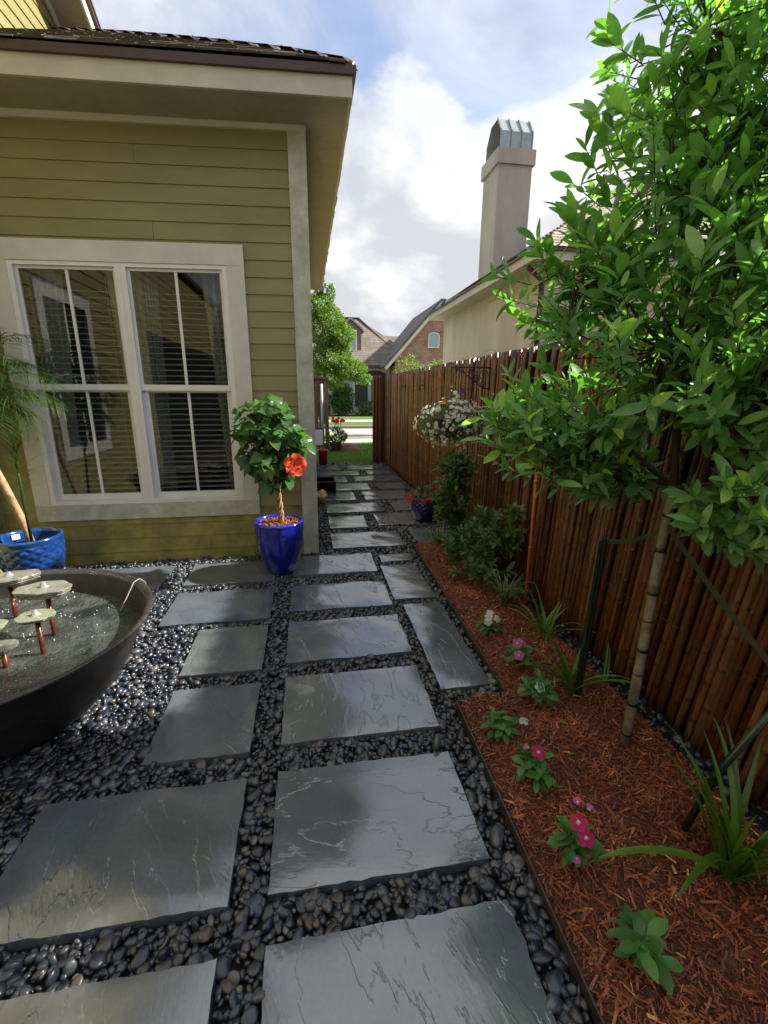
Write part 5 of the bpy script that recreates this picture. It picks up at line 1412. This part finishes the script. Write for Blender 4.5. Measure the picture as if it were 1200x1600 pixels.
lf = MB().add(LEAF[0], LEAF[1]).mesh('fallen_leaf', M['straw'], True); lg = MB().add(LEAF[0], LEAF[1]).mesh('fallen_leaf', M['leaf_r'], True)
for i in range(18):
    x, y = rng.uniform(.76, 1.45), .45 + 2.6 * rng.random() ** 1.3
    if y > 1.8: x = max(x, 1.06)
    gnn = i % 3 == 0
    o = link('fallen_leaf', lg if gnn else lf); s_ = rng.uniform(.028, .05); o.scale = (s_, s_, s_); o.location = (x, y, float(bedz(np.array([x]), np.array([y]))[0]) + .014); o.rotation_euler = (rng.normal(0, .3), rng.normal(0, .3), rng.uniform(0, 6.28))
    tag(o, 'small green leaf lying loose on the red mulch' if gnn else 'dry tan leaf lying loose on the red mulch', 'leaf', 'green leaves fallen on the mulch' if gnn else 'dry leaves fallen on the mulch')
for (x, y, lb) in ((1.10, 4.02, 'white fallen blossom on the mulch by the bed corner'), (.93, 1.62, 'tiny white fallen blossom on the mulch above the flowerless plant')):
    o = link('fallen_blossom', VF['white']); o.location = (x, y, .045); tag(o, lb, 'blossom')

# ------------------------------------------------------------------ things along the house wall
t = thing('red_bucket', 'small red plastic bucket standing by the house wall at the end of the path', 'bucket', (.31, 9.75, 0))
part('body', MB().lathe([(.001, .002), (.085, .0), (.105, .27), (.112, .275), (.112, .30), (.102, .30), (.098, .27), (.08, .02)], (.31, 9.75, .0), 20), M['redplastic'], t, True)
part('handle', MB().tube([(.31 + .113 * math.cos(a), 9.75 - .02 - .03 * math.sin(a), .28 - .10 * math.sin(a)) for a in np.linspace(0, np.pi, 12)], .004, 5), M['pvc'], t, True)
t = thing('black_tray', 'black plastic trough on the paving against the house wall', 'trough', (.28, 6.95, 0))
part('body', frame_box(.10, .40, .0, .17, 6.75, 7.15, (.015, .015, .02, .0)).box((.115, 7.13, .02), (.385, 7.15, .17)), M['black'], t)
part('rim', MB().box((.085, 6.735, .1705), (.415, 6.75, .185)).box((.085, 7.15, .1705), (.415, 7.165, .185)).box((.085, 6.7505, .1705), (.10, 7.1495, .185)).box((.40, 6.7505, .1705), (.415, 7.1495, .185)), M['black'], t)
V, F = ICO2; V = V.copy(); V *= (1 + .10 * np.sin(V[:, 0] * 4) + .08 * np.sin(V[:, 1] * 5 + 1) + .06 * np.sin(V[:, 2] * 6))[:, None]
single('rock', MB().add(V * np.array([.085, .13, .10]) + np.array([.16, 6.25, .065]), F), M['rock'], 'tan limestone rock lying at the foot of the house wall', 'rock')
t = thing('sign_stand', 'small white card in a dark frame standing beside the red bucket', 'sign', (.24, 10.1, 0))
part('card', MB().box((.155, 10.09, .36), (.335, 10.1, .70)), M['paper'], t)
part('frame', frame_box(.14, .35, .34, .73, 10.1005, 10.115, (.02, .02, .03, .03)), M['black'], t)
part('leg', MB().box((.23, 10.116, -.02), (.26, 10.13, .5)), M['black'], t)
t = thing('wooden_gate', 'weathered wooden side gate and post beside the house at the end of the path', 'gate', (.35, 12.3, 0))
for i in range(4): part('board', MB().box((-.12 + i * .145, 12.31, .05), (.018 + i * .145, 12.33, 1.82)), M['fencewood'], t)
part('rail', MB().box((-.14, 12.285, 1.62), (.46, 12.3095, 1.72)), M['fencewood'], t)
part('rail', MB().box((-.14, 12.285, .2), (.46, 12.3095, .3)), M['fencewood'], t)
part('cap', MB().box((-.16, 12.24, 1.8205), (.60, 12.40, 1.88)), M['fencewood'], t)
part('post', MB().box((.47, 12.27, -.05), (.575, 12.375, 1.82)), M['fencewood'], t)
single('drain_pipe', MB().tube([(.40, 12.22, -.02), (.40, 12.22, 1.70)], .035, 10), M['pvc'], 'grey plastic pipe standing in front of the wooden gate', 'pipe', smooth=True)
# potted red lily on a mulch heap
struct('mulch_mound', MB().lathe([(.001, .14), (.15, .13), (.32, .06), (.46, -.02)], (1.02, 12.3, 0), 30, lambda t, z, r: .02 * math.sin(t * 5) * (r > .1)), M['mulch'], True)
t = thing('nursery_pot', 'grey plastic pot beside the mulch heap on the front lawn', 'plant pot', (.72, 12.0, 0))
part('body', MB().lathe([(.001, -.01), (.12, -.01), (.155, .2), (.165, .2), (.165, .22), (.14, .22), (.13, .18), (.001, .18)], (.72, 12.0, 0), 20), M['greypot'], t, True)
t = thing('red_lily', 'plant with clustered red flowers above bright green leaves in the grey pot', 'flowers', (.74, 12, .2))
mb = MB()
n = 130; q = rand_dirs(n) * np.array([.27, .24, .19]) + np.array([.74, 11.98, .38]); D, U, P, L = spray(q, norm(q - np.array([.74, 12, .2])), 7, (.05, .09), .05); leaves_into(mb, LEAF_S, D, U, P, L, rng.random(len(P)))
part('foliage', mb, M['ltree'], t, True, 'stuff')
for (dx, dz) in ((-.05, .80), (.08, .84), (.16, .83), (.0, .72)):
    part('stalk', MB().tube([(.74, 12, .3), (.74 + dx * .6, 12, dz * .7), (.74 + dx, 11.98, dz)], .008, 5), M['shrub'], t)
fm = flower_mesh('flower', M['red'], .042, 6)
for i in range(16): put('flower', fm, t, (.80 + rng.uniform(-.17, .17), 11.95 + rng.normal(0, .07), .80 + rng.normal(0, .045)), (rng.normal(0, .5), -1, .6), rng.uniform(0, 6))


def mass(name, label, cat, c, lobes, n, Lr, m, trunk=None, group=None, core=True):
    t = thing(name, label, cat, c, group)
    if core:
        mb = MB()
        for (o, r) in lobes: V, F = ICO1; mb.add(V * np.array(r) * .72 + np.array(o), F, .05)
        part('inner_crown', mb, m, t, True)
    P = []; D = []
    for (o, r) in lobes:
        k = int(n * (r[0] * r[2]) / sum(q[1][0] * q[1][2] for q in lobes)); q = rand_dirs(k)
        P.append(q * (.7 + .38 * rng.random((k, 1))) * (1 + .12 * np.sin(q[:, :1] * 7 + q[:, 2:] * 6)) * np.array(r) + np.array(o)); D.append(q + rng.normal(0, .6, (k, 3)))
    P, D = np.vstack(P), np.vstack(D); L = rng.uniform(*Lr, len(P))
    part('crown', leaves_into(MB(), LEAF_S, D, rand_dirs(len(P)) + np.array([0, 0, 1]), P, L, rng.random(len(P)), 1.2), m, t, True, 'stuff')
    if trunk: part('trunk', MB().tube(trunk[0], trunk[1], 8), M['twig'], t, True)
    return t


mass('street_tree', 'airy light green tree on the street verge just beyond the house corner', 'tree', (.9, 22, 0), [((1.0, 22, 4.3), (.75, .8, .9)), ((.7, 22, 5.1), (.5, .5, .55)), ((1.55, 22, 3.9), (.65, .6, .65)), ((1.1, 22, 3.0), (.9, .8, .6)), ((2.0, 22, 2.5), (.75, .6, .42)), ((1.0, 22, 2.1), (.8, .7, .45)), ((2.6, 21.9, 2.1), (.4, .4, .22)), ((1.25, 22, 5.75), (.14, .2, .32)), ((.75, 22, 6.0), (.2, .2, .4))], 17000, (.08, .15), M['ltree'], ([(.8, 22, 0), (.85, 22, 1.5), (.95, 22, 3.5), (1.0, 22, 4.6)], [.09, .075, .06, .03]), core=False)
mass('boxwood', 'large clipped dark green shrub in front of the cream wall across the street', 'shrub', (2.35, 29.5, 0), [((2.25, 29.5, .95), (.75, .6, .95)), ((2.2, 29.5, 1.6), (.6, .5, .45))], 2600, (.09, .15), M['box'])
mass('boxwood', 'smaller clipped shrub half hidden by the wooden gate post', 'shrub', (.95, 29.5, 0), [((.9, 29.5, .8), (.6, .5, .85))], 1500, (.09, .15), M['box'])
mass('low_bush', 'small sparse bush near the bamboo fence end, under the arched entry', 'shrub', (3.7, 29.4, 0), [((3.75, 29.4, .5), (.5, .4, .35)), ((3.5, 29.4, .25), (.5, .4, .2))], 500, (.10, .16), M['shrub'], core=False)
mass('climbing_shrub', 'green and bronze bushy growth above the fence, below the brick gable', 'shrub', (4.2, 17, 0), [((3.75, 17, 2.0), (.5, .4, .75)), ((4.4, 17, 1.9), (.75, .4, .6)), ((4.9, 17.1, 2.3), (.5, .4, .35)), ((4.2, 17, 1.0), (.7, .4, .9))], 2600, (.07, .13), M['ltree'], core=False)
# thin dry vine creeping along the fence top
vn = thing('dry_vine', 'thin reddish dry vine straggling along the top of the bamboo fence', 'vine', (1.75, 4, 1.8))
mb = MB()
for k in range(9):
    y = 3.4 + k * .26; pts = [np.array([1.72, y, 1.80])]
    for i in range(7): pts.append(pts[-1] + np.array([rng.normal(0, .015), rng.uniform(.0, .09), rng.normal(.005 if i < 4 else -.012, .018)]))
    mb.tube(pts, .002, 4)
part('stem', mb, M['straw'], vn)
